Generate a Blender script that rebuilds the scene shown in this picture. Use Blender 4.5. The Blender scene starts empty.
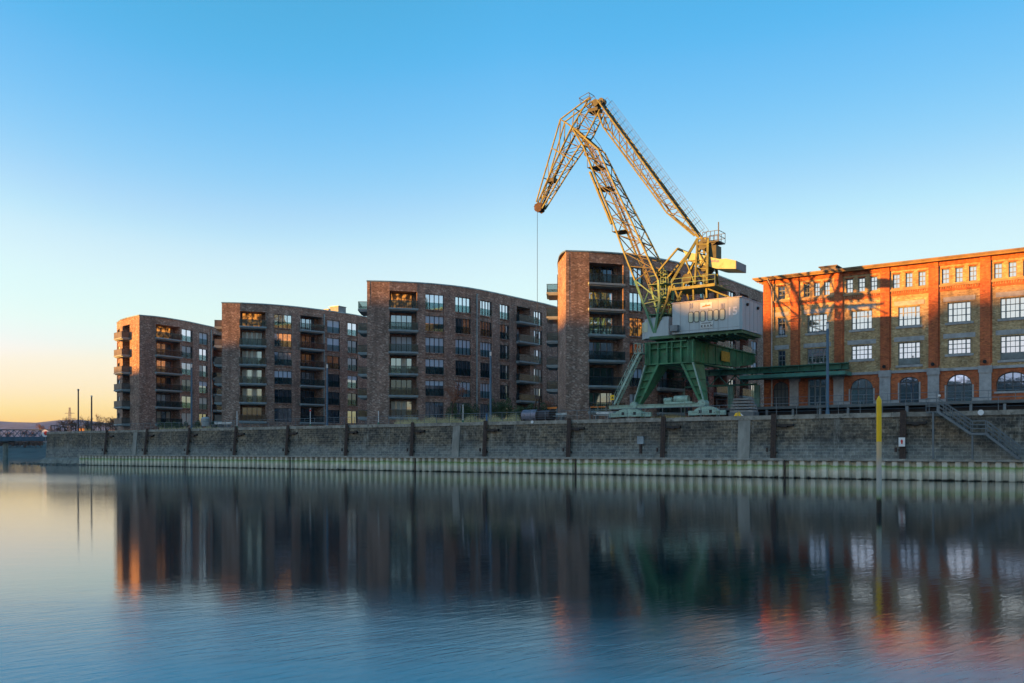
import bpy, math, random
from mathutils import Vector, Matrix
random.seed(7)
R = math.radians
scene = bpy.context.scene
col = scene.collection
V = Vector
# ------------------------------------------------------------------ survey frame
F, CX, HY, CZ = 900.0, 512.0, 450.0, 2.65         # focal length (px), principal x, horizon y, eye height
T = V((0.8143, -0.5805)); N = V((0.5805, 0.8143))  # along the quay / inland
A0 = V((-71.6, 156.5)); AN = A0.dot(N)
QROT = math.atan2(T.y, T.x)
QZ = 6.0                                           # quay level above water

def dv(x, v):                                      # depth of a quay-parallel plane
    r = (x-CX)/F
    return (AN+v)/(r*N.x+N.y)
def uv(x, v):
    d = dv(x, v); p = V(((x-CX)/F*d, d))
    return (p-A0).dot(T)
def zz(x, y, v): return CZ + (HY-y)/F*dv(x, v)
def zd(y, d): return CZ + (HY-y)/F*d
def W(u, v, z=0): 
    p = A0+T*u+N*v
    return V((p.x, p.y, z))
def q(x, y, v): return V((uv(x, v), v, zz(x, y, v)))   # surveyed point in quay coordinates
def gp(x, d): return V(((x-CX)/F*d, d))

# ------------------------------------------------------------------ materials
MATS = {}
def nn(nt, t, **k):
    n = nt.nodes.new(t)
    for a, b in k.items(): setattr(n, a, b)
    return n
def base_mat(name):
    m = bpy.data.materials.new(name); m.use_nodes = True
    nt = m.node_tree; b = nt.nodes['Principled BSDF']
    MATS[name] = m
    return m, nt, b
def ramp(nt, fac, stops):
    r = nn(nt, 'ShaderNodeValToRGB'); e = r.color_ramp.elements
    e[0].position, e[0].color = stops[0][0], (*stops[0][1], 1)
    e[1].position, e[1].color = stops[-1][0], (*stops[-1][1], 1)
    for p, c in stops[1:-1]:
        k = e.new(p); k.color = (*c, 1)
    nt.links.new(fac, r.inputs[0]); return r.outputs[0]
def mix(nt, a, b, f, mode='MIX'):
    m = nn(nt, 'ShaderNodeMix', data_type='RGBA', blend_type=mode)
    for i, x in ((6, a), (7, b)):
        if isinstance(x, tuple): m.inputs[i].default_value = (*x[:3], 1)
        else: nt.links.new(x, m.inputs[i])
    if isinstance(f, float): m.inputs[0].default_value = f
    else: nt.links.new(f, m.inputs[0])
    return m.outputs[2]
def noise(nt, scale, detail=4, vec=None, rough=.55, dist=0):
    n = nn(nt, 'ShaderNodeTexNoise'); n.inputs['Scale'].default_value = scale
    n.inputs['Detail'].default_value = detail; n.inputs['Roughness'].default_value = rough
    n.inputs['Distortion'].default_value = dist
    if vec is not None: nt.links.new(vec, n.inputs['Vector'])
    return n.outputs['Fac']
def coords(nt, kind='Object'): return nn(nt, 'ShaderNodeTexCoord').outputs[kind]
def mapping(nt, vec, sc):
    m = nn(nt, 'ShaderNodeMapping'); m.inputs['Scale'].default_value = sc
    nt.links.new(vec, m.inputs['Vector']); return m.outputs[0]
def M(name, c, rough=.6, metal=0, var=.35, scale=1.2, c2=None, bump=0, stretch=(1, 1, 1)):
    if name in MATS: return MATS[name]
    m, nt, b = base_mat(name)
    v = mapping(nt, coords(nt), stretch)
    f = noise(nt, scale, 5, v, .6)
    lo = tuple(x*(1-var) for x in c); hi = tuple(min(1, x*(1+var)) for x in c)
    cc = ramp(nt, f, [(.3, lo), (.7, hi)])
    if c2:
        f2 = noise(nt, scale*2.3, 6, v, .7)
        g = ramp(nt, f2, [(.55, (0, 0, 0)), (.66, (1, 1, 1))])
        cc = mix(nt, cc, c2, g)
    nt.links.new(cc, b.inputs['Base Color'])
    b.inputs['Roughness'].default_value = rough; b.inputs['Metallic'].default_value = metal
    if bump:
        bp = nn(nt, 'ShaderNodeBump'); bp.inputs['Strength'].default_value = bump; bp.inputs['Distance'].default_value = .05
        nt.links.new(f, bp.inputs['Height']); nt.links.new(bp.outputs[0], b.inputs['Normal'])
    return m
def brick(name, c1, c2, c3, mortar, bw=.25, bh=.085, rough=.85, mort=.012, blot=.35, stain=None):
    m, nt, b = base_mat(name)
    uvc = coords(nt, 'UV')
    t = nn(nt, 'ShaderNodeTexBrick'); nt.links.new(uvc, t.inputs['Vector'])
    t.inputs['Scale'].default_value = 1; t.inputs['Brick Width'].default_value = bw; t.inputs['Row Height'].default_value = bh
    t.inputs['Mortar Size'].default_value = mort; t.inputs['Bias'].default_value = 0
    t.inputs['Color1'].default_value = (*c1, 1); t.inputs['Color2'].default_value = (*c2, 1); t.inputs['Mortar'].default_value = (*mortar, 1)
    # clumps of paler and burnt bricks: cells a few bricks wide
    vv = mapping(nt, uvc, (1/bw, 1/(bh*1.5), 1))
    w = nn(nt, 'ShaderNodeTexVoronoi'); nt.links.new(vv, w.inputs['Vector']); w.inputs['Scale'].default_value = 1
    s = nn(nt, 'ShaderNodeSeparateColor'); nt.links.new(w.outputs['Color'], s.inputs[0])
    k = ramp(nt, s.outputs[0], [(.70, (0, 0, 0)), (.95, (.65, .65, .65))])
    cc = mix(nt, t.outputs['Color'], c3, k)
    k2 = ramp(nt, s.outputs[1], [(.6, (1, 1, 1)), (.85, (.68, .68, .68))])
    cc = mix(nt, cc, k2, 1.0, 'MULTIPLY')
    f = noise(nt, .35, 6, coords(nt), .65)
    g = ramp(nt, f, [(.3, (1-blot,)*3), (.7, (1+blot*.5,)*3)])
    cc = mix(nt, cc, g, 1.0, 'MULTIPLY')
    st = noise(nt, 1, 5, mapping(nt, coords(nt), (1.1, 1.1, .09)), .7)
    cc = mix(nt, cc, ramp(nt, st, [(.34, (.74, .73, .72)), (.6, (1.1, 1.1, 1.1))]), 1.0, 'MULTIPLY')
    nt.links.new(cc, b.inputs['Base Color']); b.inputs['Roughness'].default_value = rough
    bp = nn(nt, 'ShaderNodeBump'); bp.inputs['Strength'].default_value = .4; bp.inputs['Distance'].default_value = .01
    nt.links.new(t.outputs['Fac'], bp.inputs['Height']); bp.invert = True
    nt.links.new(bp.outputs[0], b.inputs['Normal'])
    return m
B_APT = brick('clinker_brick', (.41, .235, .17), (.225, .138, .105), (.66, .52, .43), (.27, .22, .185))
B_RED = brick('red_brick', (.62, .14, .04), (.46, .095, .03), (.66, .22, .07), (.34, .17, .09), blot=.25)
B_BUF = brick('buff_brick', (.60, .42, .20), (.44, .29, .13), (.70, .56, .34), (.38, .29, .18), blot=.25)
STONE = M('grey_sandstone', (.36, .36, .36), .85, var=.25, scale=2)
CONC = M('concrete', (.30, .29, .26), .9, var=.35, scale=1.5)
SLAB = M('balcony_concrete', (.25, .31, .33), .7, var=.15)
DARKM = M('dark_steel', (.035, .045, .05), .5, .3)
FRM = M('anthracite_frame', (.035, .045, .055), .45)
FRMW = M('grey_green_frame', (.16, .19, .19), .5)
COPM = M('zinc_coping', (.20, .32, .38), .4, .4)
ROOFM = M('bitumen_roof', (.06, .07, .08), .9)
TILE = M('slate_roof', (.10, .095, .09), .8)
EAVE = M('eave_timber', (.28, .19, .09), .7, var=.25)
GRN = M('crane_green', (.055, .205, .10), .6, var=.4, c2=(.10, .12, .07), scale=.9)
GRND = M('runway_green', (.035, .13, .085), .6, var=.35)
BOOMM = M('boom_paint', (.135, .155, .035), .55, var=.5, c2=(.05, .04, .02), scale=2.4)
BOOMD = M('boom_lacing_shaded', (.075, .075, .028), .6, var=.5, c2=(.04, .028, .016), scale=2.4)  # boom paint darkened to stand in for shade on the lacing
BOOMG = M('boom_shaded_green', (.10, .26, .14), .55, var=.3, c2=(.17, .15, .07), scale=1.5)  # same boom paint, its shaded look put into the colour
PALEG = M('pale_green_steel', (.32, .46, .38), .6, var=.25, c2=(.20, .16, .12), scale=2)
HOUSE = M('house_sheet', (.42, .48, .50), .5, var=.10, scale=.8, c2=None, stretch=(3, 3, .4))
CWT = M('counterweight_paint', (.34, .42, .24), .55, var=.12, c2=(.30, .30, .16), scale=.8)
CWE = M('counterweight_shaded', (.20, .21, .23), .7, var=.3)  # counterweight end darkened to stand in for its unlit side
YEL = M('signal_yellow', (1.0, .54, .0), .45, var=.1)
WHT = M('white_paint', (.8, .8, .8), .5, var=.05)
REDP = M('red_paint', (.6, .03, .02), .5, var=.05)
ORGP = M('orange_paint', (.75, .20, .02), .5, var=.05)
BLK = M('black_paint', (.01, .01, .012), .5)
BLUP = M('lamp_post_blue', (.06, .14, .22), .45, var=.15)
LENS = M('lamp_lens', (.75, .72, .68), .3, var=.05)
RUST = M('rusty_steel', (.05, .032, .026), .8, var=.4, c2=(.13, .07, .04), scale=3)
GALV = M('galvanised', (.17, .20, .22), .5, .3, var=.2)
def glass(name, c, metal, rough=.04, bump=.2):
    m, nt, b = base_mat(name)
    b.inputs['Base Color'].default_value = (*c, 1); b.inputs['Metallic'].default_value = metal
    b.inputs['Roughness'].default_value = rough
    bp = nn(nt, 'ShaderNodeBump'); bp.inputs['Strength'].default_value = bump; bp.inputs['Distance'].default_value = .02
    nt.links.new(noise(nt, .9, 2, coords(nt)), bp.inputs['Height']); nt.links.new(bp.outputs[0], b.inputs['Normal'])
    return m
G_SKY = glass('coated_glass', (.64, .76, .90), .92)
G_MID = glass('tinted_glass', (.30, .40, .52), .88)
G_DRK = glass('dark_glass', (.09, .13, .18), .8)
G_WH = glass('warehouse_glass', (.66, .73, .74), .95, bump=.06)
def rail_glass():
    m, nt, b = base_mat('smoked_rail_glass'); b.inputs['Base Color'].default_value = (.03, .045, .05, 1); b.inputs['Roughness'].default_value = .08
    tr = nn(nt, 'ShaderNodeBsdfTransparent'); tr.inputs[0].default_value = (.75, .85, .85, 1); mx = nn(nt, 'ShaderNodeMixShader'); mx.inputs[0].default_value = .32
    nt.links.new(tr.outputs[0], mx.inputs[1]); nt.links.new(b.outputs[0], mx.inputs[2]); nt.links.new(mx.outputs[0], nt.nodes['Material Output'].inputs[0]); return m
G_RAIL = rail_glass()
G_GUARD = rail_glass(); G_GUARD.name = 'clear_guard_glass'
for _n in G_GUARD.node_tree.nodes:
    if _n.bl_idname == 'ShaderNodeMixShader': _n.inputs[0].default_value = .14
CURT = M('pale_blind', (.46, .56, .68), .6, var=.06)
CURTW = M('cream_curtain', (.52, .54, .50), .7, var=.3, scale=6, stretch=(4, 4, .1))
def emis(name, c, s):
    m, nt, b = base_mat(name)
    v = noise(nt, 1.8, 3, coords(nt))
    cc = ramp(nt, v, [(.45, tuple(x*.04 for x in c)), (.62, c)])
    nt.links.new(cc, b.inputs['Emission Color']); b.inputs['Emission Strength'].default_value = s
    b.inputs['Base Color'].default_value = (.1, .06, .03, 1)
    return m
GLOW = emis('warm_glow_pane', (1, .36, .06), .30)  # emissive pane with warm orange patches

# ------------------------------------------------------------------ mesh builder
class MB:
    def __init__(s): s.v = []; s.f = []; s.m = []
    def add(s, vs, fs, mi=0):
        o = len(s.v); s.v += [tuple(p) for p in vs]
        s.f += [tuple(i+o for i in f) for f in fs]; s.m += [mi]*len(fs); return s
    BF = [(0, 3, 2, 1), (4, 5, 6, 7), (0, 1, 5, 4), (1, 2, 6, 5), (2, 3, 7, 6), (3, 0, 4, 7)]
    def box(s, a, b, mi=0):
        x0, y0, z0 = [min(p, r) for p, r in zip(a, b)]; x1, y1, z1 = [max(p, r) for p, r in zip(a, b)]
        return s.add([(x0, y0, z0), (x1, y0, z0), (x1, y1, z0), (x0, y1, z0), (x0, y0, z1), (x1, y0, z1), (x1, y1, z1), (x0, y1, z1)], s.BF, mi)
    def fb(s, fr, s0, s1, z0, z1, o0, o1, mi=0):   # box in a facade frame (origin, along, outward)
        O, e, n = fr
        if o0 > o1: o0, o1 = o1, o0
        P = lambda a, o, z: (O.x+e.x*a+n.x*o, O.y+e.y*a+n.y*o, z)
        return s.add([P(s0, o1, z0), P(s1, o1, z0), P(s1, o0, z0), P(s0, o0, z0), P(s0, o1, z1), P(s1, o1, z1), P(s1, o0, z1), P(s0, o0, z1)], s.BF, mi)
    def hexa(s, bot, top, mi=0): return s.add(list(bot)+list(top), s.BF, mi)
    def bar(s, p, r, w=.1, h=None, mi=0):
        h = h or w; p = V(p); r = V(r); d = r-p
        if d.length < 1e-5: return s
        d.normalize(); up = V((0, 0, 1)) if abs(d.z) < .95 else V((1, 0, 0))
        a = d.cross(up).normalized(); b = a.cross(d)
        a *= w/2; b *= h/2
        return s.add([p-a-b, p+a-b, p+a+b, p-a+b, r-a-b, r+a-b, r+a+b, r-a+b], s.BF, mi)
    def tube(s, p, r, r0, r1=None, n=8, mi=0, cap=True):
        r1 = r0 if r1 is None else r1; p = V(p); r = V(r); d = (r-p).normalized()
        up = V((0, 0, 1)) if abs(d.z) < .95 else V((1, 0, 0))
        a = d.cross(up).normalized(); b = a.cross(d)
        vs = []
        for c, k in ((p, r0), (r, r1)):
            for i in range(n):
                t = 2*math.pi*i/n; vs.append(c+(a*math.cos(t)+b*math.sin(t))*k)
        fs = [(i, (i+1) % n, n+(i+1) % n, n+i) for i in range(n)]
        if cap: fs += [tuple(range(n-1, -1, -1)), tuple(range(n, 2*n))]
        return s.add(vs, fs, mi)
    def prism(s, poly, z0, z1, mi=0):
        n = len(poly)
        vs = [(p[0], p[1], z0) for p in poly]+[(p[0], p[1], z1) for p in poly]
        fs = [(i, (i+1) % n, n+(i+1) % n, n+i) for i in range(n)]+[tuple(range(n-1, -1, -1)), tuple(range(n, 2*n))]
        return s.add(vs, fs, mi)
    def ext(s, poly, y0, y1, mi=0):                # polygon in x-z, thick along y
        n = len(poly)
        vs = [(p[0], y0, p[1]) for p in poly]+[(p[0], y1, p[1]) for p in poly]
        fs = [(i, (i+1) % n, n+(i+1) % n, n+i) for i in range(n)]+[tuple(range(n-1, -1, -1)), tuple(range(n, 2*n))]
        return s.add(vs, fs, mi)
    def build(s, name, mat, parent=None, off=None, smooth=False):
        me = bpy.data.meshes.new(name)
        vs = s.v
        if off is not None: vs = [(a-off[0], b-off[1], c-off[2]) for a, b, c in vs]
        me.from_pydata(vs, [], s.f); me.update()
        mats = mat if isinstance(mat, (list, tuple)) else [mat]
        for k in mats: me.materials.append(k)
        if len(mats) > 1: me.polygons.foreach_set('material_index', s.m)
        ul = me.uv_layers.new(name='UVMap'); co = []
        vv = me.vertices
        for p in me.polygons:
            n = p.normal
            if abs(n.z) > .8:
                for i in p.vertices: c = vv[i].co; co += [c.x, c.y]
            else:
                l = math.hypot(n.x, n.y) or 1; tx, ty = -n.y/l, n.x/l
                for i in p.vertices: c = vv[i].co; co += [c.x*tx+c.y*ty+50, c.z+50]
        ul.data.foreach_set('uv', co)
        if smooth: me.polygons.foreach_set('use_smooth', [True]*len(me.polygons))
        o = bpy.data.objects.new(name, me); col.objects.link(o)
        if parent: o.parent = parent
        return o
def tag(o, label=None, cat=None, group=None, kind=None):
    if label: o['label'] = label
    if cat: o['category'] = cat
    if group: o['group'] = group
    if kind: o['kind'] = kind
    return o
def thing(name, label, cat, loc, rz=0, group=None):
    o = bpy.data.objects.new(name, None); col.objects.link(o); o.location = loc; o.rotation_euler = (0, 0, rz)
    o.empty_display_size = .2
    return tag(o, label, cat, group)
def copy_tree(o, parent=None):
    c = o.copy(); col.objects.link(c)
    if parent: c.parent = parent
    for ch in list(o.children): copy_tree(ch, c)
    return c
def qthing(name, label, cat, u, v, z=0, group=None): return thing(name, label, cat, W(u, v, z), QROT, group)

# ------------------------------------------------------------------ ground, water
def water():
    mb = MB(); mb.add([(-4500, -400, 0), (4500, -400, 0), (4500, 4600, 0), (-4500, 4600, 0)], [(0, 1, 2, 3)])
    m, nt, b = base_mat('harbour_water')
    b.inputs['IOR'].default_value = 1.42
    g = nn(nt, 'ShaderNodeNewGeometry'); pos = g.outputs['Position']
    # wind-touched patches: rougher and rippled near the viewer, still by the quay
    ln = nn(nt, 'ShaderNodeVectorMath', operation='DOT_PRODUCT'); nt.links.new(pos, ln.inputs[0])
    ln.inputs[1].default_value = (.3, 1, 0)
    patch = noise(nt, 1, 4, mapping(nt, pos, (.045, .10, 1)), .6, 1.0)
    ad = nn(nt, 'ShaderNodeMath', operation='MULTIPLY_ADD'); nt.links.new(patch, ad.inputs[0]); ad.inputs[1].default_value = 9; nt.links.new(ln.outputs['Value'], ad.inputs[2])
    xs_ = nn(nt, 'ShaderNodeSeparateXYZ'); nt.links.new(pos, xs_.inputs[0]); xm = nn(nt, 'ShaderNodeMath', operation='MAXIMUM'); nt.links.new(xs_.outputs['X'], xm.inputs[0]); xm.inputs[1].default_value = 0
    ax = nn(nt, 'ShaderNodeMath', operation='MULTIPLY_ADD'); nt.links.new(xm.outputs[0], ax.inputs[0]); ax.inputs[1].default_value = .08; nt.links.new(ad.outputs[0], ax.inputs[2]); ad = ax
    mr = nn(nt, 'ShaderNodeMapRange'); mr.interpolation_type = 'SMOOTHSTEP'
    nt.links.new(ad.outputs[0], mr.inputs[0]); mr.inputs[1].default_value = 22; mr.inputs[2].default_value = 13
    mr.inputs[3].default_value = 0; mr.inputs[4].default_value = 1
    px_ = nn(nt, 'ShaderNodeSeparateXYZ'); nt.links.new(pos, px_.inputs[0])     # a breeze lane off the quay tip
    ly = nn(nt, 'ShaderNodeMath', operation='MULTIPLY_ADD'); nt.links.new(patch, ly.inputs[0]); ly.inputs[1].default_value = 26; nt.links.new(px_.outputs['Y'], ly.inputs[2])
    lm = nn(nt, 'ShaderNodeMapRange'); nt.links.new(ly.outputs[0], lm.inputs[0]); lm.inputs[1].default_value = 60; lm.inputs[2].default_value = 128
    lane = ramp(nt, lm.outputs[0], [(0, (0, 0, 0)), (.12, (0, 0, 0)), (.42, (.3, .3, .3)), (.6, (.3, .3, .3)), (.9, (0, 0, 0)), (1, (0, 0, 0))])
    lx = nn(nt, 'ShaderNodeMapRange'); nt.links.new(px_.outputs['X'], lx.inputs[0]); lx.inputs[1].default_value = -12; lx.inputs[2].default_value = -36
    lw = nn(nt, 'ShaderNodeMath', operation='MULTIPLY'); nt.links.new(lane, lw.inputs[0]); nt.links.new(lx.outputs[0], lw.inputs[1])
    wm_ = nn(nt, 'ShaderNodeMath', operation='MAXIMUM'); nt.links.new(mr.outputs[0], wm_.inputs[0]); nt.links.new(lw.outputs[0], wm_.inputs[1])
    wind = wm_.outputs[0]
    nt.links.new(mix(nt, (0, .018, .022), (0, .31, .38), wind), b.inputs['Base Color'])   # reflected sky blue on the rippled patches painted into the body colour
    # a far light-blue wind lane left of the quay
    rr = nn(nt, 'ShaderNodeMapRange'); nt.links.new(wind, rr.inputs[0]); rr.inputs[3].default_value = .06; rr.inputs[4].default_value = .27
    nt.links.new(rr.outputs[0], b.inputs['Roughness'])
    rot = nn(nt, 'ShaderNodeMapping'); rot.inputs['Rotation'].default_value = (0, 0, R(-38)); nt.links.new(pos, rot.inputs[0])
    n1 = noise(nt, 1, 3, mapping(nt, rot.outputs[0], (1.6, 6.5, 1)), .6, .6)
    n2 = noise(nt, 1, 2, mapping(nt, pos, (.35, 1.1, 1)), .5, .3)
    s = nn(nt, 'ShaderNodeMath', operation='MULTIPLY_ADD'); nt.links.new(n2, s.inputs[0]); s.inputs[1].default_value = 1.2; nt.links.new(n1, s.inputs[2])
    hs = nn(nt, 'ShaderNodeMapRange'); nt.links.new(wind, hs.inputs[0]); hs.inputs[3].default_value = .002; hs.inputs[4].default_value = .011
    bp = nn(nt, 'ShaderNodeBump'); nt.links.new(s.outputs[0], bp.inputs['Height']); nt.links.new(hs.outputs[0], bp.inputs['Distance'])
    bp.inputs['Strength'].default_value = 1
    nt.links.new(bp.outputs[0], b.inputs['Normal'])
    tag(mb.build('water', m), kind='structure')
water()
EARTH = M('earth', (.10, .10, .07), .95, var=.4, scale=.05)
PAVE = M('promenade_paving', (.20, .17, .14), .9, var=.3, scale=.6)
# quay land, one sheet
UL = uv(47, 0)
land = [W(UL+.3, .6), W(200, .6), V((900, -300, 0)), V((2600, 1500, 0)), V((2600, 4300, 0)), V((-1200, 4300, 0)), V((-560, 1200, 0)), V((-190, 400, 0)), V((-121, 252, 0))]
mb = MB(); mb.add([(p.x, p.y, QZ) for p in land], [tuple(range(len(land)))])
tag(mb.build('ground', PAVE), kind='structure')
# far bank beyond the harbour mouth (slope and plain)
mb = MB()
xs = [-3000, -900, -420, -260, -185, -150, -120, -60]
front = [(x, 292+random.uniform(-3, 3)) for x in xs]
rows = []
for (dy, z) in ((0, -.3), (9, .9), (16, 1.5), (19, 2.2), (44, 5.3), (60, 5.9), (700, 5.95), (4200, 5.95)):
    rows.append([(x, y+dy, z) for x, y in front])
vs = [p for r in rows for p in r]; n = len(xs)
fs = [(j*n+i, j*n+i+1, (j+1)*n+i+1, (j+1)*n+i) for j in range(len(rows)-1) for i in range(n-1)]
mb.add(vs, fs)
SLOPE = M('bank_slope', (.085, .095, .085), .95, var=.4, scale=.12)
tag(mb.build('far_bank', SLOPE), kind='structure')
# hills on the horizon
mb = MB(); n = 90; vs = []; fs = []
def hz(x): return 118+14*math.sin(x*.0021+1)+9*math.sin(x*.0063+.5)+4*math.sin(x*.019)+2*math.sin(x*.05)
for i in range(n+1):
    x = -4200+8400*i/n
    for (y, k) in ((3250, 0), (3420, .45), (3600, .8), (3850, 1), (4350, .9)):
        vs.append((x, y+40*math.sin(x*.004+k*3), 5+hz(x)*k))
for i in range(n):
    for j in range(4):
        a = i*5+j; fs.append((a, a+5, a+6, a+1))
mb.add(vs, fs)
tag(mb.build('hills', M('hazed_hillside', (.08, .11, .18), .95, var=.5, scale=.02), smooth=True), kind='structure')  # blue of the distant air put into the hillside colour
# unseen ridge added as a shadow caster, crest shaped to the facades' shadow line
mb = MB(); vs = []; fs = []; n = 400
sh = V((-.948, -.318)).normalized(); sp = V((.318, -.948)).normalized()
for i in range(n+1):
    k = -535+700*i/n
    for (w, h) in ((-26, 0), (-10, .6), (0, 1), (10, .65), (40, 0)):
        c = sh*(148+w)+sp*k
        if w == -26: jit = random.uniform(-.35, .35)
        prof_ = [(-900, 12.5), (-260, 12.5), (-225, 22), (-160, 22), (-152, 25.5), (-140, 26), (-130, 30), (-118, 30), (-106, 25.8), (-96.5, 25.8), (-94, 27), (-84.5, 27), (-83, 25.1), (-79.5, 25.0), (-77.5, 28.3), (-50, 28.5), (400, 28)]
        i0 = max(q_ for q_ in range(len(prof_)-1) if prof_[q_][0] <= k); (ka, ta), (kb, tb) = prof_[i0], prof_[i0+1]
        top = ta+(tb-ta)*(k-ka)/(kb-ka)+.4*math.sin(k*.29)+jit
        vs.append((c.x, c.y, -.5+(top+.5)*h))
for i in range(n):
    for j in range(4):
        a = i*5+j; fs.append((a, a+1, a+6, a+5))
mb.add(vs, fs)
tag(mb.build('shadow_ridge', M('shadow_ridge_dark', (.04, .05, .03), .95, var=.5, scale=.1)), kind='structure')

# ------------------------------------------------------------------ quay wall
WB = -.35
def quay_material():
    m, nt, b = base_mat('quay_masonry')
    uvc = coords(nt, 'UV')
    t = nn(nt, 'ShaderNodeTexBrick'); nt.links.new(uvc, t.inputs['Vector'])
    for k, v in (('Scale', 1), ('Brick Width', .72), ('Row Height', .29), ('Mortar Size', .018), ('Bias', -.1)): t.inputs[k].default_value = v
    t.inputs['Color1'].default_value = (.16, .14, .115, 1); t.inputs['Color2'].default_value = (.062, .062, .060, 1); t.inputs['Mortar'].default_value = (.24, .23, .205, 1)
    o = coords(nt)
    f = noise(nt, .22, 7, o, .7); g = ramp(nt, f, [(.36, (.42, .46, .50)), (.62, (1.45, 1.3, 1.05))])
    cc = mix(nt, t.outputs['Color'], g, 1.0, 'MULTIPLY')
    fine = noise(nt, 2.6, 6, mapping(nt, o, (1, 1, 1)), .75)
    cc = mix(nt, cc, ramp(nt, fine, [(.36, (.4,)*3), (.64, (1.6,)*3)]), 1.0, 'MULTIPLY')
    # high-water residue on the lower courses, with a ragged edge
    sz = nn(nt, 'ShaderNodeSeparateXYZ'); nt.links.new(o, sz.inputs[0])
    rg = noise(nt, .5, 6, mapping(nt, o, (.5, .5, 1.2)), .7)
    ad = nn(nt, 'ShaderNodeMath', operation='MULTIPLY_ADD'); nt.links.new(rg, ad.inputs[0]); ad.inputs[1].default_value = 3.2; nt.links.new(sz.outputs['Z'], ad.inputs[2])
    k = ramp(nt, ad.outputs[0], [(.0, (1, 1, 1)), (1, (0, 0, 0))])
    mr = nn(nt, 'ShaderNodeMapRange'); nt.links.new(ad.outputs[0], mr.inputs[0]); mr.inputs[1].default_value = 4.2; mr.inputs[2].default_value = 5.4; mr.inputs[3].default_value = .8; mr.inputs[4].default_value = 0
    wet = mix(nt, mix(nt, t.outputs['Color'], (1.9, 2.15, 2.25), 1.0, 'MULTIPLY'), (.15, .175, .18), .45)
    wet = mix(nt, wet, ramp(nt, fine, [(.3, (.6,)*3), (.7, (1.45,)*3)]), 1.0, 'MULTIPLY')
    cc = mix(nt, cc, wet, mr.outputs[0])
    # pale lime runs
    lr = noise(nt, 1, 5, mapping(nt, o, (.9, .9, .16)), .75)
    cc = mix(nt, cc, (.36, .35, .31), ramp(nt, lr, [(.57, (0, 0, 0)), (.74, (.8, .8, .8))]))
    nt.links.new(cc, b.inputs['Base Color']); b.inputs['Roughness'].default_value = .9
    bp = nn(nt, 'ShaderNodeBump'); bp.inputs['Strength'].default_value = .7; bp.inputs['Distance'].default_value = .03; bp.invert = True
    nt.links.new(t.outputs['Fac'], bp.inputs['Height']); nt.links.new(bp.outputs[0], b.inputs['Normal'])
    return m
QM = quay_material()
U1 = 200
wall = qthing('quay_wall', 'long dark coursed stone quay wall with pale concrete coping above green-white sheet piling', 'quay wall', 0, 0)
mb = MB()
mb.hexa([(UL, -.35, -.6), (U1, -.35, -.6), (U1, 1.2, -.6), (UL, 1.2, -.6)], [(UL, 0, 5.62), (U1, 0, 5.62), (U1, 1.2, 5.62), (UL, 1.2, 5.62)])
# return of the wall at the harbour mouth, following its own line inland
ret = []
for P in (W(UL, 0), V((-121, 252, 0)), V((-190, 400, 0))):
    d = V((P.x, P.y))-A0; ret.append((d.dot(T), d.dot(N)))
for (a, b_) in zip(ret, ret[1:]):
    mb.hexa([(a[0]-.3, a[1], -.6), (a[0]+1.2, a[1], -.6), (b_[0]+1.2, b_[1], -.6), (b_[0]-.3, b_[1], -.6)],
            [(a[0], a[1]+.01, 5.62), (a[0]+1.2, a[1]+.01, 5.62), (b_[0]+1.2, b_[1], 5.62), (b_[0], b_[1], 5.62)])
mb.build('masonry', QM, wall)
mb = MB(); u = UL-.06
COPE = M('coping_concrete', (.30, .28, .24), .9, var=.45, scale=1.1, c2=(.10, .095, .08))
while u < U1:
    w_ = random.choice((1.5, 1.9, 2.3)); dz = random.choice((0, 0, 0, .02, -.03))
    mb.box((u, -.07-random.uniform(0, .03), 5.62), (min(u+w_-.015, U1), .75, 6.02+dz)); u += w_
for (a, b_) in zip(ret, ret[1:]):
    mb.hexa([(a[0]-.1, a[1]+.8, 5.62), (a[0]+.8, a[1]+.8, 5.62), (b_[0]+.8, b_[1], 5.62), (b_[0]-.1, b_[1], 5.62)], [(a[0]-.1, a[1]+.8, 6.02), (a[0]+.8, a[1]+.8, 6.02), (b_[0]+.8, b_[1], 6.02), (b_[0]-.1, b_[1], 6.02)])
tag(mb.build('coping', COPE, wall), 'pale weathered concrete coping blocks')
for x in (134.5, 455.7, 743.7):
    u = uv(x, -.2); wd = .55 if x < 700 else .62
    mb = MB(); mb.hexa([(u-wd, -.38, 1.8), (u+wd, -.38, 1.8), (u+wd, 0, 1.8), (u-wd, 0, 1.8)], [(u-wd, -.035, 5.6), (u+wd, -.035, 5.6), (u+wd, .2, 5.6), (u-wd, .2, 5.6)])
    mb.build('joint_pier', M('joint_concrete', (.27, .26, .23), .9, var=.3, scale=1.5, stretch=(1, 1, .4)), wall)
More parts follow.
